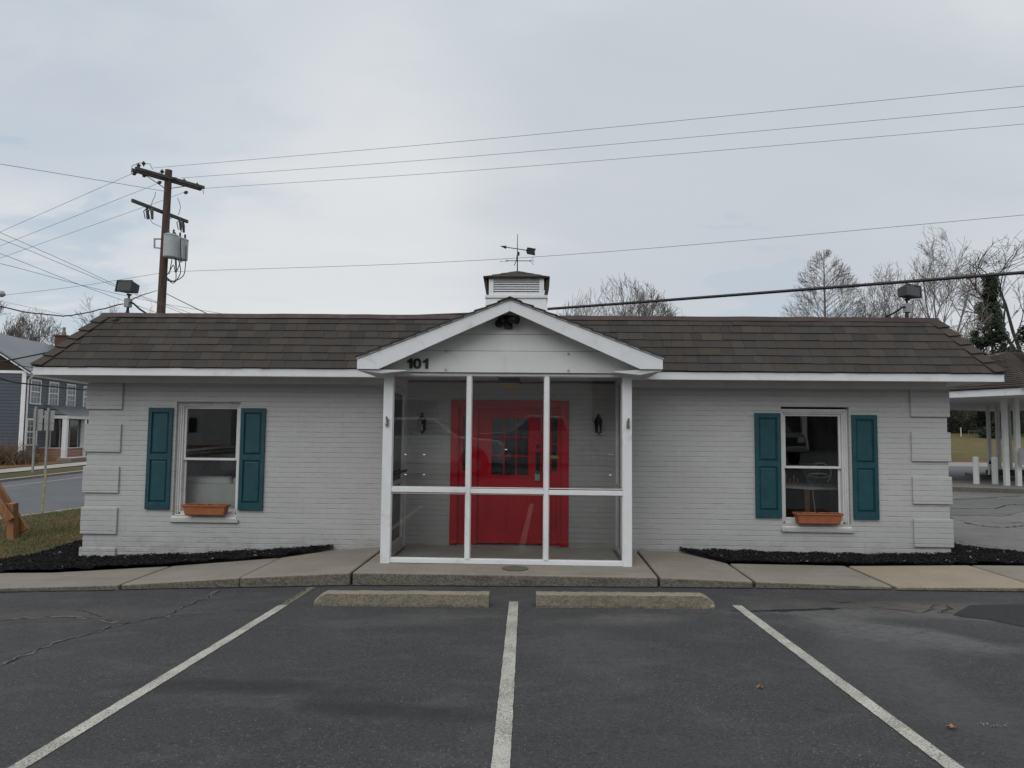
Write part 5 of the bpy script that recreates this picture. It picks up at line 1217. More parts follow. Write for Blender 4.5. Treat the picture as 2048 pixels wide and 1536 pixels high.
# timber brace
q = AD(25, 1078, 12.0); TBm = thing('timber_stand', 'orange brown timber post with diagonal braces on the grass at the far left edge', 'timber stand', (q.x, q.y, terr(q.x, q.y)))
b = MB(); a = AD(26, 1085, 12.0); c = AD(24.5, 1006, 12.0); b.beam(a, c, .125, .13, (0, 1, 0)); b.build('post', M['timber'], TBm, bev=.006)
b = MB(); b.beam(AD(52, 1068, 11.95)+Vector((-.08, .10, -.02)), AD(-60, 905, 11.95)+Vector((-.08, .10, 0)), .04, .24, (0, 1, 0)); b.cbox(AD(-60, 905, 11.95), .01, .01, .01)
b = MB(); p0 = AD(44, 1066, 12.15); p1 = AD(-70, 885, 12.15); b.beam(p0, p1, .26, .06, (0, 1, 0)); b.build('brace', M['timber'], TBm, bev=.005)
b = MB(); p0 = AD(22, 1040, 11.88); p1 = AD(-60, 925, 11.88); b.beam(p0, p1, .12, .05, (0, 1, 0)); b.build('brace', M['timber'], TBm, bev=.005)
q = AD(-66, 900, 12.15); b = MB(); b.box(q.x-.06, q.x+.06, q.y-.07, q.y+.07, terr(q.x, q.y)-.1, q.z+.1); b.build('post', M['timber'], TBm, bev=.006)
# ================================================================ CANOPY on the right
cz = 2.95; K0 = Vector((13.25, 9.5)); e1 = Vector((-.42, .907)); e2 = Vector((.907, .42)); LA, LB = 9.0, 12.0
def kp(u, w): p = K0+e1*u+e2*w; return p
CN = thing('drive_canopy', 'hip roofed drive through canopy with white fascia and white posts at the right edge', 'canopy', (K0.x, K0.y, 0))
c_ = [kp(0, 0), kp(0, LB), kp(LA, LB), kp(LA, 0)]
b = MB(); t0, t1 = cz-.19, cz
for i in range(4):
    a, e = c_[i], c_[(i+1) % 4]; d = (e-a).normalized(); n = Vector((-d.y, d.x))*.03
    b.add([(a.x, a.y, t0), (e.x, e.y, t0), (e.x, e.y, t1), (a.x, a.y, t1), (a.x+n.x, a.y+n.y, t0), (e.x+n.x, e.y+n.y, t0), (e.x+n.x, e.y+n.y, t1), (a.x+n.x, a.y+n.y, t1)], [(0,1,2,3),(7,6,5,4),(0,4,5,1),(3,2,6,7)])
b.build('fascia', M['white'], CN)
b = MB(); q4 = [kp(.05, .05), kp(.05, LB-.05), kp(LA-.05, LB-.05), kp(LA-.05, .05)]; b.prism([(p.x, p.y) for p in q4], 'z', t0+.02, t0+.05); b.build('soffit', M['soffit'], CN)
apx = AD(2011, 707, 24.3); b = MB(); ap1 = Vector(apx); ap2 = ap1+Vector((e2.x, e2.y, 0))*(LB-LA if LB > LA else .1)
C3 = [Vector((p.x, p.y, cz+.02)) for p in (kp(-.06, -.06), kp(-.06, LB+.06), kp(LA+.06, LB+.06), kp(LA+.06, -.06))]
r9 = random.Random(4)
slope(b, C3[3], C3[0], ap1, ap1, 20, r9, w=(.3, .6), th=.02, tilt=.03)
slope(b, C3[0], C3[1], ap2, ap1, 20, r9, w=(.3, .6), th=.02, tilt=.03)
slope(b, C3[1], C3[2], ap2, ap2, 10, r9, w=(.6, .9), th=.02, tilt=.03)
slope(b, C3[2], C3[3], ap1, ap2, 10, r9, w=(.6, .9), th=.02, tilt=.03)
rfc = b.build('roof', M['shingle_old'], CN)
b = MB()
def hipc(b, lo, hi, n, w):
    lo, hi = Vector(lo), Vector(hi); d = (hi-lo)/n; s0 = d.cross(Vector((0, 0, 1))).normalized()
    for i in range(n):
        p = lo+d*i; q = p+d*1.2; g = r9.uniform(.9, 1.4); b.col = (g*1.05, g*.98, g*.97)
        for sg in (-1, 1):
            b.hexa([p+Vector((0, 0, .06)), p+s0*w*sg+Vector((0, 0, -.05)), q+s0*w*sg+Vector((0, 0, -.09)), q+Vector((0, 0, .02)), p+Vector((0, 0, .09)), p+s0*w*sg+Vector((0, 0, -.02)), q+s0*w*sg+Vector((0, 0, -.07)), q+Vector((0, 0, .04))])
hipc(b, C3[0], ap1, 22, .26); hipc(b, C3[3], ap1, 22, .26); hipc(b, ap1, ap2, 12, .2)
b.build('hip_cap', M['shingle_old'], rfc)
M['rustwhite'] = pm('rusty_white_post', (.60, .60, .59), .5, .06, 3, .1, 30, dirt=(.36, .26, .16), dsc=1.5)
for (x, yb, D, w) in ((1980.5, 951, 27.5, .17), (1999, 950, 27.6, .19), (2014, 973, 21.4, .20), (2022.5, 951, 27.4, .14), (2038, 975, 21.3, .20)):
    w *= .66; p = AD(x, yb, D); b = MB(); b.box(p.x-w/2, p.x+w/2, p.y-w/2, p.y+w/2, .14, t0+.019); b.build('post', M['rustwhite'], CN, bev=.01)
# notice on the nearest right post
p = AD(2046, 912, 21.1); b = MB(); b.box(p.x-.12, p.x+.30, p.y-.02, p.y, p.z-.26, p.z+.24); tag(b.build('notice_board', M['grey_metal'], loc=(p.x, p.y, p.z)), 'blank pale grey notice board hung on the right canopy post', 'notice board')
# island
isl = [tuple(AZ(x, y, .15).xy) for x, y in [(1780, 968), (1950, 974), (2048, 977), (2300, 984)]]
b = MB(); back = [(p[0]+1.2, p[1]+2.9) for p in isl]; b.prism(isl+back[::-1], 'z', -.2, .15); tag(b.build('concrete_island', M['island'], bev=.03, seg=2), kind='structure')
b = MB(); i2 = [tuple(AZ(x, y, .15).xy) for x, y in [(1962, 951), (2050, 954), (2300, 962)]]; b.prism(i2+[(p[0]+.8, p[1]+2.4) for p in i2][::-1], 'z', -.2, .15); tag(b.build('concrete_island', M['island'], bev=.03, seg=2), kind='structure')
for (x, lb) in ((1953, 'white round bollard nearest the building corner on the concrete island'), (1990.5, 'white round bollard between the canopy posts on the concrete island')):
    p = AD(x, 969.5, 22.0); b = MB(); b.lathe((p.x, p.y, .148), [(.085, 0), (.085, .80), (.078, .83), (.05, .85), (.001, .858)], 18)
    tag(b.build('bollard', M['rustwhite'], loc=(p.x, p.y, .15)), lb, 'bollard', 'white bollards on the island')
# transaction hardware under the canopy
p = AD(1984, 950, 26); b = MB(); b.ring((p.x, p.y, .45), .28, .05, (.9, -.3, 0), 0, 200, 14, 8); b.box(p.x-.3, p.x+.2, p.y-.1, p.y+.3, .14, .22)
tag(b.build('hose_loop', M['cable'], loc=(p.x, p.y, .15)), 'black hoop shaped hose at the foot of a canopy post', 'hose')
p = AD(2012, 951, 27.2); b = MB(); b.box(p.x-.4, p.x+2.0, p.y-.3, p.y+.6, .14, .33); b.box(p.x-.2, p.x+1.4, p.y-.25, p.y+.5, .33, .36); tag(b.build('low_black_box', M['black'], loc=(p.x, p.y, .15), bev=.02), 'low black metal box on the far canopy island', 'box')
# farm fence posts and barn and thicket beyond
for i, (x, y0, y1, lb) in enumerate(((1922.5, 855, 881, 'thin white fence post standing in the field nearest the building'), (1967, 857, 872, 'thin fence post in the field before the dark thicket'), (2040, 858, 880, 'thin fence post in the field at the right edge'))):
    a = AD(x, y1, 82+i*3); c = AD(x, y0, 82+i*3); b = MB(); b.cyl((a.x, a.y, a.z-.3), (a.x, a.y, c.z), .05, n=6); tag(b.build('fence_post', M['rustwhite'], loc=(a.x, a.y, a.z)), lb, 'fence post', 'thin posts in the field')
a = AD(1936, 862, 86); c = AD(1962, 862, 86); b = MB(); b.beam(a, c, .05, .06); 
for t in (.05, .5, .95): p = a.lerp(c, t); b.cyl((p.x, p.y, p.z-1.0), (p.x, p.y, p.z), .03, n=6)
tag(b.build('low_rail', M['galv'], loc=tuple(a)), 'low thin grey rail before the red barn', 'rail')
BN = thing('red_barn', 'dark red barn half hidden by bare brush beyond the field', 'barn'); p = AD(1935, 868, 100)
b = MB(); b.box(-3.0, 9.5, 0, 8, -1, 5.0); b.build('wall', M['barn'], BN)
b = MB(); b.prism([(-.4, 4.9), (8.4, 4.9), (4, 7.2)], 'x', -3.4, 9.9); b.build('roof', M['roofdark'], BN)
b = MB(); b.box(1.5, 4.6, -.06, 0, -.8, 3.4); b.build('door', M['roofdark'], BN)
BN.location = (p.x-1.0, p.y, terr(p.x, p.y))
# ================================================================ TREES
def ell(c, rx, rz):
    c = Vector(c); return lambda p, k: ((p.x-c.x)**2+(p.y-c.y)**2)/(rx*k)**2+((p.z-c.z)/(rz*k))**2 < 1
def grow(b, r, p, d, L, rad, lvl, maxl, cfg, cnt):
    segs = 4 if lvl < 2 else 3; env_k = r.uniform(.86, 1.06)
    pts = [p]; rs = [rad]; q = p.copy(); dd = d.copy(); nodes = []
    for i in range(segs):
        dd = (dd+Vector((r.gauss(0, 1), r.gauss(0, 1), r.gauss(0, .6)))*cfg.get('wob', .13)+Vector((0, 0, cfg.get('up', .08)))).normalized()
        q = q+dd*(L/segs)
        if 'env' in cfg and lvl+i > 0 and not cfg['env'](q, env_k): break
        pts.append(q.copy()); rs.append(max(cfg['rmin'], rad*(1-.62*(i+1)/4))); nodes.append((q.copy(), dd.copy(), rs[-1]))
    if len(pts) < 2: return
    b.tube(pts, rs, 5 if lvl == 0 else 3, False); segs = len(pts)-1
    if lvl >= maxl: return
    nk = cfg['kids'][lvl]
    for i in range(nk):
        t = r.uniform(.30 if lvl else cfg.get('clear', .35), 1.0); f = t*segs; j = min(segs-1, int(f)); a = pts[j].lerp(pts[j+1], f-j)
        bd = (pts[j+1]-pts[j]).normalized(); side = bd.orthogonal().normalized(); side.rotate(Matrix.Rotation(r.uniform(0, 6.283), 3, bd))
        ang = math.radians(r.uniform(*cfg['ang'])); nd = (bd*math.cos(ang)+side*math.sin(ang)).normalized()
        grow(b, r, a, nd, L*r.uniform(*cfg['ratio'])*(1.15-.35*t), max(cfg['rmin'], rs[j]*.55), lvl+1, maxl, cfg, cnt)
    nn = nodes[-1]; grow(b, r, nn[0], nn[1], L*.55, nn[2], lvl+1, maxl, cfg, cnt)
def tree(name, label, base, h, seed, cfg, trunkh=.35, rad=.22, mat='bark', group='bare trees', maxl=4, lean=(0, 0), stems=1, spread=.3):
    r = random.Random(seed); base = Vector(base); T = thing(name, label, 'tree', tuple(base), group)
    t = MB(); cr = MB()
    for s_ in range(stems):
        a = 2*math.pi*s_/stems+r.uniform(0, .6); d = Vector((lean[0]+(math.cos(a)*spread if stems > 1 else 0), lean[1]+(math.sin(a)*spread if stems > 1 else 0), 1)).normalized()
        top = base+d*h*trunkh
        t.tube([base-Vector((0, 0, .3)), base.lerp(top, .5)+Vector((r.uniform(-.1, .1), 0, 0)), top], [rad*1.15, rad, rad*.8], 8)
        for k in range(cfg.get('forks', 3)):
            aa = 2*math.pi*k/cfg.get('forks', 3)+r.uniform(-.4, .4); fa = cfg.get('fork_ang', .45)*r.uniform(.5, 1.2) if k else .08
            nd = (d+Vector((math.cos(aa), math.sin(aa), 0))*fa).normalized()
            grow(cr, r, top-d*(.3*h*trunkh*r.random()), nd, h*(1-trunkh)*r.uniform(.55, .72)*(1.1 if k == 0 else .95), rad*.7, 0, maxl, cfg, 0)
    t.build('trunk', M[mat], T); cr.build('branches', M[mat], T); return T
C1 = dict(kids=[6, 5, 4, 3], ang=(22, 55), ratio=(.42, .62), rmin=.014, wob=.13, up=.07, forks=4, fork_ang=.6)
def gp(px, D): p = AD(px, 870, D); return (p.x, p.y, terr(p.x, p.y))
tree('bare_tree', 'wide bare tree behind the roof just right of the cupola', gp(1238, 62), 17.5, 3, dict(C1, env=ell((*gp(1238, 62)[:2], 7.6), 6.4, 7.9), kids=[7, 6, 4, 3], fork_ang=.85, forks=15, ang=(16, 40), up=.05, wob=.09, rmin=.011), .15, .2)
tree('bare_tree', 'smaller bare tree with a low rounded crown directly behind the cupola corner', gp(1135, 66), 15, 103, dict(C1, env=ell((*gp(1135, 66)[:2], 7.4), 3.0, 6.5), kids=[6, 5, 4, 3], fork_ang=.6, forks=9, ang=(16, 40), rmin=.011), .2, .16)
tree('bare_tree', 'bare tree with an open crown behind the right floodlight', gp(1775, 58), 18.0, 21, dict(C1, env=ell((*gp(1780, 58)[:2], 9.3), 3.3, 6.6), kids=[6, 5, 4, 3], rmin=.010, forks=5, fork_ang=.55, up=.03), .25, .13, stems=2, spread=.12)
tree('bare_tree', 'tallest bare tree with a leaning forked top right of the right floodlight', gp(1885, 50), 18.5, 12, dict(C1, env=ell((*gp(1890, 50)[:2], 9.6), 3.1, 7.2), kids=[6, 5, 4, 2], ang=(22, 50), fork_ang=.40, up=.03, forks=4, rmin=.010), .3, .13, lean=(.04, 0))
tree('bare_tree', 'big dark bare tree with a thick trunk at the right edge', gp(2056, 95), 32, 35, dict(C1, env=ell((*gp(2055, 88)[:2], 15.6), 8.5, 12.3), kids=[6, 5, 3, 2], fork_ang=.8, rmin=.02, forks=8, up=.04), .25, .45, 'bark_dark')
tree('bare_tree', 'low bare tree between the hip of the roof and the evergreen', gp(1925, 92), 14.5, 44, dict(C1, kids=[5, 4, 3, 3], ang=(30, 65), fork_ang=.9, rmin=.018), .2, .16, stems=2, spread=.4)
tree('bare_tree', 'bare tree beyond the metal roof of the blue house', gp(60, 75), 17, 55, dict(C1, env=ell((*gp(60, 75)[:2], 8.3), 3.6, 6.0), kids=[7, 5, 4, 3], fork_ang=.7, forks=6), .3, .2, 'bark_pale')
tree('bare_tree', 'bare tree cut by the left edge above the blue house roof', gp(-8, 72), 17, 66, dict(C1, env=ell((*gp(-8, 72)[:2], 8.3), 3.2, 6.2), fork_ang=.7, forks=6), .3, .2, 'bark_pale')
tree('bare_tree', 'faint distant bare tree top showing over the left roof end', gp(222, 110), 19.8, 77, dict(C1, kids=[5, 5, 4, 3], rmin=.018), .3, .2, 'bark_pale')
tree('bare_tree', 'faint distant bare tree top just left of the utility pole', gp(292, 112), 20.2, 78, dict(C1, kids=[5, 5, 4, 3], rmin=.018), .3, .2, 'bark_pale')
# conical bare tree
def cone_tree(label, base, h, wid, seed):
    r = random.Random(seed); base = Vector(base); T = thing('bare_conifer', label, 'tree', tuple(base)); t = MB(); top = base+Vector((0, 0, h))
    t.tube([base-Vector((0, 0, .3)), base+Vector((0, 0, h*.5)), top], [.26, .14, .02], 8); t.build('trunk', M['bark'], T)
    c = MB(); cfg = dict(C1, kids=[8, 3], rmin=.010, ang=(22, 50), ratio=(.22, .36), up=.02, wob=.06)
    cfg['env'] = lambda p, k: math.hypot(p.x-base.x, p.y-base.y) < k*1.42*max(.02, top.z+.15-p.z)**.58
    for k in range(210):
        f = 1-.82*r.random()**.8-.015; p = base+Vector((0, 0, h*f)); a = r.uniform(0, 6.283)
        env = wid*(min(1.0, (1-f)*2.1+.06)**.75)*r.uniform(.72, 1.02); el = .85 if f > .6 else .65
        d = Vector((math.cos(a), math.sin(a), el*r.uniform(.8, 1.15))).normalized(); L = env/max(.3, math.hypot(d.x, d.y))
        if p.z+d.z*L > top.z+.1: L = max(.3, (top.z+.1-p.z)/d.z)
        grow(c, r, p, d, L*.95, .036*(1.2-f), 0, 2, cfg, 0)
    c.build('branches', M['bark'], T); return T
cone_tree('tall bare conical tree with a straight trunk behind the right half of the roof', gp(1655, 60), 17.2, 4.3, 8)
# evergreen
def evergreen(label, base, prof, seed, n, k_=1.0):
    r = random.Random(seed); base = Vector(base); T = thing('evergreen_tree', label, 'tree', tuple(base)); h = prof[-1][0]
    t = MB(); t.tube([base-Vector((0, 0, .3)), base+Vector((0, 0, h*.97))], [.25, .04], 8); t.build('trunk', M['bark_dark'], T)
    c = MB()
    clumps = []
    for k in range(150):
        z = r.uniform(.2, h); R0_ = interp(z, prof); a = r.uniform(0, 6.283); rr = R0_*r.uniform(.45, 1.0); clumps.append((Vector((rr*math.cos(a), rr*math.sin(a), z)), k_*r.uniform(.26, .5)))
    for k in range(n):
        o, s_ = r.choice(clumps); v = Vector((r.gauss(0, 1), r.gauss(0, 1), r.gauss(0, 1))).normalized()*s_*r.uniform(.5, 1.05); p = base+o+v
        L = k_*r.uniform(.09, .17); u = Vector((r.gauss(0, 1), r.gauss(0, 1), r.gauss(0, 1))).normalized(); w = u.orthogonal().normalized()*L*.45
        c.add([p-u*L*.5, p+w, p+u*L*.5, p-w], [(0, 1, 2, 3)])
    c.build('crown', M['leafdark'], T); return T
evergreen('dark ivy clad evergreen with a pointed top near the right edge', gp(1991, 80), [(0, 2.0), (5.5, 2.2), (8.5, 2.1), (10.6, 1.9), (13.8, 1.3), (16.5, .65), (18.3, .12)], 5, 40000, 1.7)
evergreen('short dark evergreen shrub at the right edge behind the canopy roof', gp(2066, 84), [(0, 2.0), (7, 2.0), (11.3, 1.5), (13.2, .4)], 6, 8000, 1.75)
# thicket: a tangle of twigs and dark evergreen scrub beyond the field
def thicket(name, x0, x1, y0, y1, h, n, seed, mat, leafn, lmat):
    r = random.Random(seed); b = MB()
    for k in range(n):
        x, y = r.uniform(x0, x1), r.uniform(y0, y1); p = Vector((x, y, terr(x, y)-.1)); d = Vector((r.gauss(0, .35), r.gauss(0, .35), 1)).normalized(); L = h*r.uniform(.4, 1.1)
        pts = [p]; 
        for j in range(4): d = (d+Vector((r.gauss(0, .22), r.gauss(0, .22), r.gauss(-.06, .15)))).normalized(); pts.append(pts[-1]+d*L/4)
        b.tube(pts, [.05, .04, .03, .02, .012], 3, False)
    tag(b.build(name, M[mat]), kind='stuff')
    if leafn:
        c = MB()
        for k in range(leafn):
            x, y = r.uniform(x0, x1), r.uniform(y0, y1); nn = .6+.5*mnoise.noise(Vector((x*.35, y*.2, 5)))
            z = terr(x, y)+r.uniform(0, h*nn*.8); p = Vector((x, y, z)); L = r.uniform(.15, .4); u = Vector((r.gauss(0, 1), r.gauss(0, 1), r.gauss(0, 1))).normalized(); w = u.orthogonal().normalized()*L*.4
            c.add([p-u*L*.5, p+w, p+u*L*.5, p-w], [(0, 1, 2, 3)])
        tag(c.build('scrub_leaves', M[lmat]), kind='stuff')
A = AD(1880, 868, 92); Bx = AD(2080, 868, 92)
thicket('thicket', A.x-14, A.x+3.2, A.y-3, A.y+4, 6.5, 700, 1, 'brush', 9000, 'leafdark')
thicket('thicket', A.x+8.5, A.x+30, A.y-3, A.y+4, 7.0, 900, 2, 'brush', 14000, 'leafdark')
thicket('thicket', A.x+3.0, A.x+8.6, A.y-2, A.y+1, 5.2, 130, 3, 'bark', 500, 'leafdark')
# dry shrub by the blue house gable
def shrub(label, base, w, h, n, seed):
    r = random.Random(seed); b = MB(); base = Vector(base)
    for k in range(n):
        a = r.uniform(0, 6.28); p = base+Vector((r.gauss(0, w*.4), r.gauss(0, w*.4), 0)); d = Vector((math.cos(a)*.5, math.sin(a)*.5, 1)).normalized(); L = h*r.uniform(.5, 1.1); pts = [p]
        for j in range(3): d = (d+Vector((r.gauss(0, .3), r.gauss(0, .3), r.gauss(-.1, .2)))).normalized(); pts.append(pts[-1]+d*L/3)
        b.tube(pts, [.02, .016, .012, .006], 3, False)
    tag(b.build('dry_shrub', M['drybrush'], loc=tuple(base)), label, 'shrub', 'dry shrubs before the blue house')
p = AD(8, 925, 35); shrub('broad dry brown shrub before the dark gable wall of the blue house', (p.x, p.y, terr(p.x, p.y)+.15), 1.3, 1.3, 420, 2)
p = AD(34, 930, 36); shrub('low dry brown shrub at the corner board of the blue house', (p.x, p.y, terr(p.x, p.y)+.15), .7, .7, 220, 3)
p = AD(72, 922, 38); shrub('low dry weeds along the front wall of the blue house behind the signs', (p.x, p.y, terr(p.x, p.y)+.15), .8, .45, 200, 4)
# hedges of litter behind
# ================================================================ ACROSS THE LOT (seen reflected in the glass)
def facade(name, label, x0, x1, y, h, wall, wins, roofz=2.2, cat='house', shut=None, base=0):
    T = thing(name, label, cat, ((x0+x1)/2, y, terr((x0+x1)/2, y)), 'buildings behind the parking lot'); g = terr((x0+x1)/2, y)-.3
    b = MB(); b.box(x0, x1, y-8, y, g, h); b.build('wall', M[wall], T)
    b = MB(); b.prism([(y-8.4, h-.05), (y+.4, h-.05), (y-4, h+roofz)], 'x', x0-.3, x1+.3); b.build('roof', M['roofdark'], T)
    for (a, c, z0, z1) in wins:
        f = MB(); t = .09
        f.box(a-t, a, y, y+.05, z0-t, z1+t); f.box(c, c+t, y, y+.05, z0-t, z1+t); f.box(a, c, y, y+.049, z1, z1+t); f.box(a, c, y, y+.06, z0-t, z0); f.box((a+c)/2-.03, (a+c)/2+.03, y, y+.045, z0, z1)
        o = f.build('window', M['white'], T); q = MB(); q.box(a, c, y+.005, y+.02, z0, z1); q.build('pane', M['farglass'], o)
        if shut:
            s_ = MB(); s_.box(a-.6, a-.12, y+.001, y+.04, z0, z1); s_.box(c+.12, c+.6, y+.001, y+.04, z0, z1); parts(s_, 'shutter', M['black'], T)
    return T
facade('clapboard_house', 'white clapboard house with black shutters across the parking lot behind the camera', -27, -19.4, -34, 7.0, 'white_side', [(-23.2, -22.2, 1.4, 2.4), (-22.7, -21.9, 3.0, 3.9)], shut=True)
facade('blue_shed', 'dark blue narrow building beside the white clapboard house behind the camera', -19.2, -16.4, -36, 8.0, 'blue_dark', [])
facade('clapboard_building', 'long white clapboard building with picture window across the parking lot behind the camera', -15.8, 3.1, -34, 7.2, 'white_side', [(-8.6, -5.8, 2.3, 3.5), (-1.0, .2, 4.6, 5.8), (-9, -8, 4.9, 5.9)])
DK = facade('brown_house', 'dark brown house with white porch columns across the parking lot behind the camera', 3.4, 26, -33.5, 7.5, 'dark_side', [(7, 8, 3.2, 4.4)])
for x in (9.0, 12.5, 15.2, 18.2): b = MB(); b.box(x-.15, x+.15, -31.2, -30.9, terr(10, -31)-.1, 3.9); b.build('porch_column', M['white'], DK)
b = MB(); b.box(8.5, 19, -32.99, -30.7, 3.91, 4.2); b.build('porch_roof', M['roofdark'], DK)
# pickup trucks
M['car_white'] = pm('car_white', (.62, .62, .62), .25, .02, 2, 0, 10, spec=.6); M['car_silver'] = pm('car_silver', (.35, .36, .37), .3, .02, 2, 0, 10, metal=.5); M['car_black'] = pm('car_black', (.02, .02, .022), .2, .02, 2, 0, 10, spec=.6)
M['tyre'] = pm('tyre_rubber', (.02, .02, .02), .85, .1, 20, .3, 60); M['lens'] = pm('headlight_lens', (.5, .52, .54), .1, .05, 5, spec=.9)
def pickup(name, label, paint):
    T = thing(name, label, 'pickup truck', (0, 0, 0), 'pickup trucks parked behind the camera')
    b = MB(); W = .98
    pr = [(-2.85, .55), (-2.85, 1.25), (-1.0, 1.27), (1.25, 1.27), (2.55, 1.18), (2.80, 1.02), (2.85, .55)]
    # wheel arches cut into the lower edge
    arch = []
    for cx_ in (1.85, -1.75):
        arch += [(cx_+.48*math.cos(a), .48+.48*math.sin(a)) for a in [math.pi*k/8 for k in range(9)]]
    low = [(2.85, .45)]+[q for q in arch[:9]]+[q for q in arch[9:]]+[(-2.85, .5)]
    prof = pr[:-1]+low
    b.prism([(x, z) for x, z in prof], 'y', -W, W); o = b.build('body', paint, T, bev=.03, seg=2)
    c = MB(); c.add([(-1.05, -W+.05, 1.26), (1.35, -W+.05, 1.26), (1.35, W-.05, 1.26), (-1.05, W-.05, 1.26), (-.85, -W+.2, 1.90), (.55, -W+.2, 1.90), (.55, W-.2, 1.90), (-.85, W-.2, 1.90)], [(0,3,2,1),(4,5,6,7),(0,1,5,4),(1,2,6,5),(2,3,7,6),(3,0,4,7)]); c.build('cab', paint, T, bev=.04, seg=2)
    g = MB()
    for sg in (-1, 1):
        yb, yt = sg*(W-.055), sg*(W-.185); k = .008*sg
        for (a0, a1, b0, b1) in ((-.90, .02, -.76, .02), (.12, 1.12, .12, .50)):
            g.add([(a0, yb+k, 1.32), (a1, yb+k, 1.32), (b1, yt+k, 1.82), (b0, yt+k, 1.82), (a0, yb, 1.32), (a1, yb, 1.32), (b1, yt, 1.82), (b0, yt, 1.82)], [(0,1,2,3),(7,6,5,4),(0,4,5,1),(1,5,6,2),(2,6,7,3),(3,7,4,0)])
    g.add([(1.30, -W+.14, 1.32), (1.30, W-.14, 1.32), (.63, W-.26, 1.85), (.63, -W+.26, 1.85), (1.26, -W+.14, 1.31), (1.26, W-.14, 1.31), (.59, W-.26, 1.84), (.59, -W+.26, 1.84)], [(0,1,2,3),(7,6,5,4),(0,4,5,1),(1,5,6,2),(2,6,7,3),(3,7,4,0)])
    g.build('windows', M['darkglass'], T)
    for cx_ in (1.85, -1.75):
        for sg in (-1, 1):
            w_ = MB(); w_.tube([(cx_, sg*.72, .40), (cx_, sg*.74, .40), (cx_, sg*.95, .40), (cx_, sg*.97, .40)], [.36, .40, .40, .36], 24); o = w_.build('wheel', M['tyre'], T)
            q = MB(); q.tube([(cx_, sg*.965, .40), (cx_, sg*.985, .40)], [.24, .21], 16); q.build('rim', M['galv'], o)
    q = MB(); q.box(2.8, 2.98, -W+.02, W-.02, .48, .68); q.build('bumper', M['galv'], T, bev=.03); q = MB(); q.box(-3.0, -2.84, -W+.05, W-.05, .5, .68); q.build('bumper', M['galv'], T, bev=.02)
    q = MB(); q.box(2.74, 2.87, -.6, .6, .72, 1.02); q.build('grille', M['black'], T, bev=.01)
    for sg in (-1, 1): q = MB(); q.box(2.70, 2.86, min(sg*.64, sg*.92), max(sg*.64, sg*.92), .80, 1.0); q.build('headlight', M['lens'], T, bev=.02); q = MB(); q.box(-2.87, -2.84, min(sg*.8, sg*.95), max(sg*.8, sg*.95), .8, 1.15); q.build('tail_light', M['extred'], T, bev=.01)
    q = MB(); q.box(-2.75, -1.1, -W+.1, W-.1, 1.20, 1.285); q.build('bed', M['black'], T)
    return T
T1 = pickup('pickup_truck', 'white pickup truck parked nearest behind the camera, reflected in the porch glass', M['car_white'])
T1.location = (-3.9, -16.2, terr(-4, -16.2))
T2 = pickup('pickup_truck', 'silver pickup truck facing left behind the white pickup', M['car_silver']); T2.location = (.2, -20.5, terr(0, -20.5)); T2.rotation_euler = (-.0, 0, math.pi)
T3 = pickup('pickup_truck', 'black pickup truck nose toward the brick building, reflected in the right window', M['car_black']); T3.location = (9.0, -19.5, terr(9, -19.5)+.05); T3.rotation_euler = (0, 0, math.pi/2)
# ================================================================ WORLD, SUN, CAMERA
w = bpy.data.worlds.new('World'); SC.world = w; w.use_nodes = True; nt = w.node_tree; nt.nodes.clear()
class WS(S):
    def __init__(s): s.t = nt
s = WS()
tc = s.n('ShaderNodeTexCoord').outputs['Generated']
SE, SA = math.radians(42), math.radians(200)
sky = s.n('ShaderNodeTexSky', sky_type='NISHITA', sun_disc=False, sun_elevation=SE, sun_rotation=SA, air_density=1.0, dust_density=1.5).outputs[0]
x, y, z = s.sep(tc)
zz = s.math('ADD', s.math('MAXIMUM', z, 0.0), .22)
pv = s.comb(s.math('DIVIDE', x, zz), s.math('DIVIDE', y, zz), 0.0)
m1 = s.map(pv, (.55, 1.1, 1), (0, 0, -.55), (3.1, 1.7, 0))
n1 = s.noise(m1, 1.15, 6, .52, .35); n2 = s.noise(s.map(pv, (1, 1.7, 1), (0, 0, -.5), (7, 2, 0)), 2.1, 6, .5, .3)
n3 = s.noise(s.map(pv, (1, 1, 1), (0, 0, 0), (1, 9, 0)), .8, 3, .5)
def dmask(px, py, lo, hi):
    d = ray(px, py).normalized(); dt = s.n('ShaderNodeVectorMath', {0: tc, 1: tuple(d)}, operation='DOT_PRODUCT').outputs['Value']
    return s.n('ShaderNodeMapRange', {'Value': s.math('ADD', dt, s.math('MULTIPLY', s.math('SUBTRACT', n2, .5), .10)), 'From Min': lo, 'From Max': hi}, interpolation_type='SMOOTHERSTEP').outputs[0]
grey = s.mix(s.rng(n1, .36, .64), (5.2, 5.75, 6.45), (7.2, 7.5, 7.75))
bright = s.mix(s.rng(n3, .35, .65), grey, (7.0, 7.3, 7.5))
c = s.mix(.3, grey, bright)
low = s.rng(z, .42, .12); c = s.mix(s.math('MULTIPLY', low, .55), c, (7.6, 7.75, 7.9))
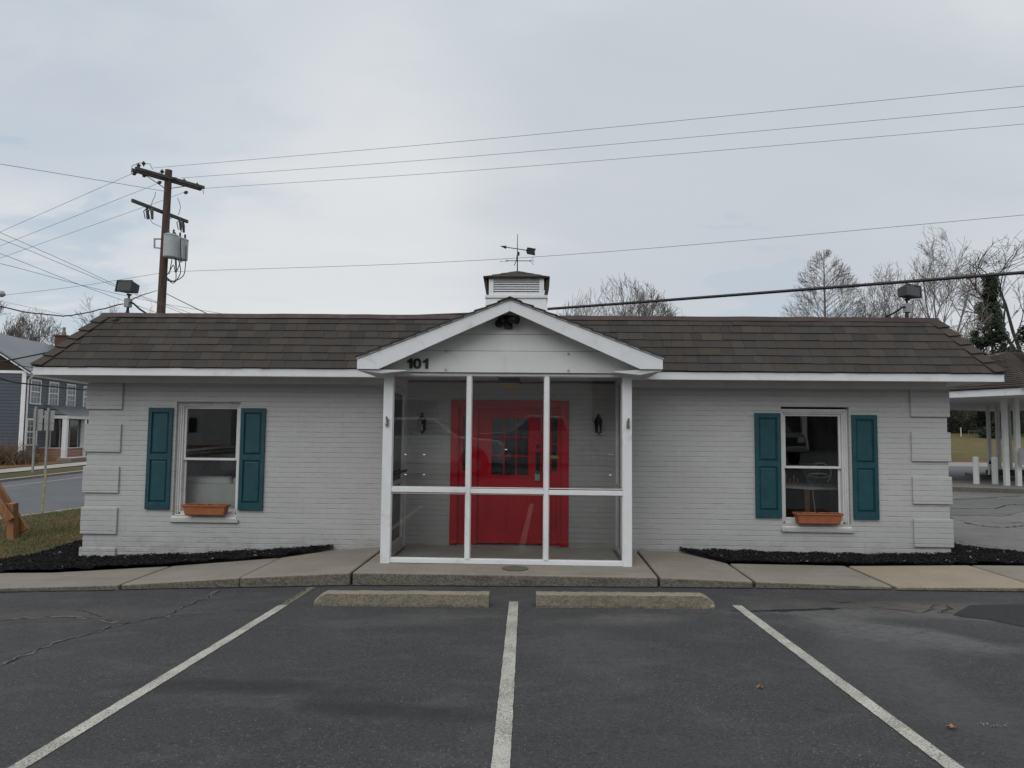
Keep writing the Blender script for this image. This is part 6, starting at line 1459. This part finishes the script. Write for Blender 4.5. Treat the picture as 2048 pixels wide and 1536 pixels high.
c = s.mix(s.math('MULTIPLY', dmask(620, 480, .93, 1.0), .5), c, (7.9, 8.05, 8.15))
c = s.mix(s.math('MULTIPLY', dmask(1450, 330, .90, 1.0), .7), c, (5.2, 5.65, 6.2))
bluem = s.math('MAXIMUM', s.math('MULTIPLY', dmask(200, 190, .955, 1.0), .42), s.math('MAXIMUM', s.math('MULTIPLY', dmask(60, 640, .985, 1.0), .6), s.math('MULTIPLY', dmask(1560, 650, .994, 1.0), .3)))
bluem = s.math('MULTIPLY', bluem, s.rng(n2, .38, .62, .35, 1))
bl = s.mix(.35, (4.6, 5.9, 7.1), sky)
c = s.mix(bluem, c, bl)
top = s.rng(z, .55, 1.0, 1.0, ZEN); cc = s.n('ShaderNodeVectorMath', {0: c, 3: top}, operation='SCALE').outputs[0]
bg = s.n('ShaderNodeBackground', {'Color': cc, 'Strength': .10}); wo = nt.nodes.new('ShaderNodeOutputWorld'); nt.links.new(bg.outputs[0], wo.inputs[0])
sd_ = bpy.data.lights.new('sun', 'SUN'); sd_.energy = SUNE; sd_.angle = math.radians(50); sd_.color = (1, .985, .965)
so = bpy.data.objects.new('sun', sd_); COL.objects.link(so)
dv = Vector((math.sin(SA)*math.cos(SE), math.cos(SA)*math.cos(SE), math.sin(SE)))
so.rotation_euler = dv.to_track_quat('Z', 'Y').to_euler(); so.location = (0, 0, 30)
cd = bpy.data.cameras.new('camera'); cd.sensor_width = 36; cd.lens = FP/2048*36; cd.clip_end = 3000; cd.clip_start = .05
co = bpy.data.objects.new('camera', cd); COL.objects.link(co); SC.camera = co
co.matrix_world = Matrix(((Rt.x, Up.x, -Fw.x, CAM.x), (Rt.y, Up.y, -Fw.y, CAM.y), (Rt.z, Up.z, -Fw.z, CAM.z), (0, 0, 0, 1)))
SC.view_settings.view_transform = 'Standard'; SC.view_settings.look = 'None'; SC.view_settings.exposure = EXPO; SC.view_settings.gamma = 1
SC.cycles.max_bounces = 8; SC.cycles.transparent_max_bounces = 16
SC.cycles.use_adaptive_sampling = True
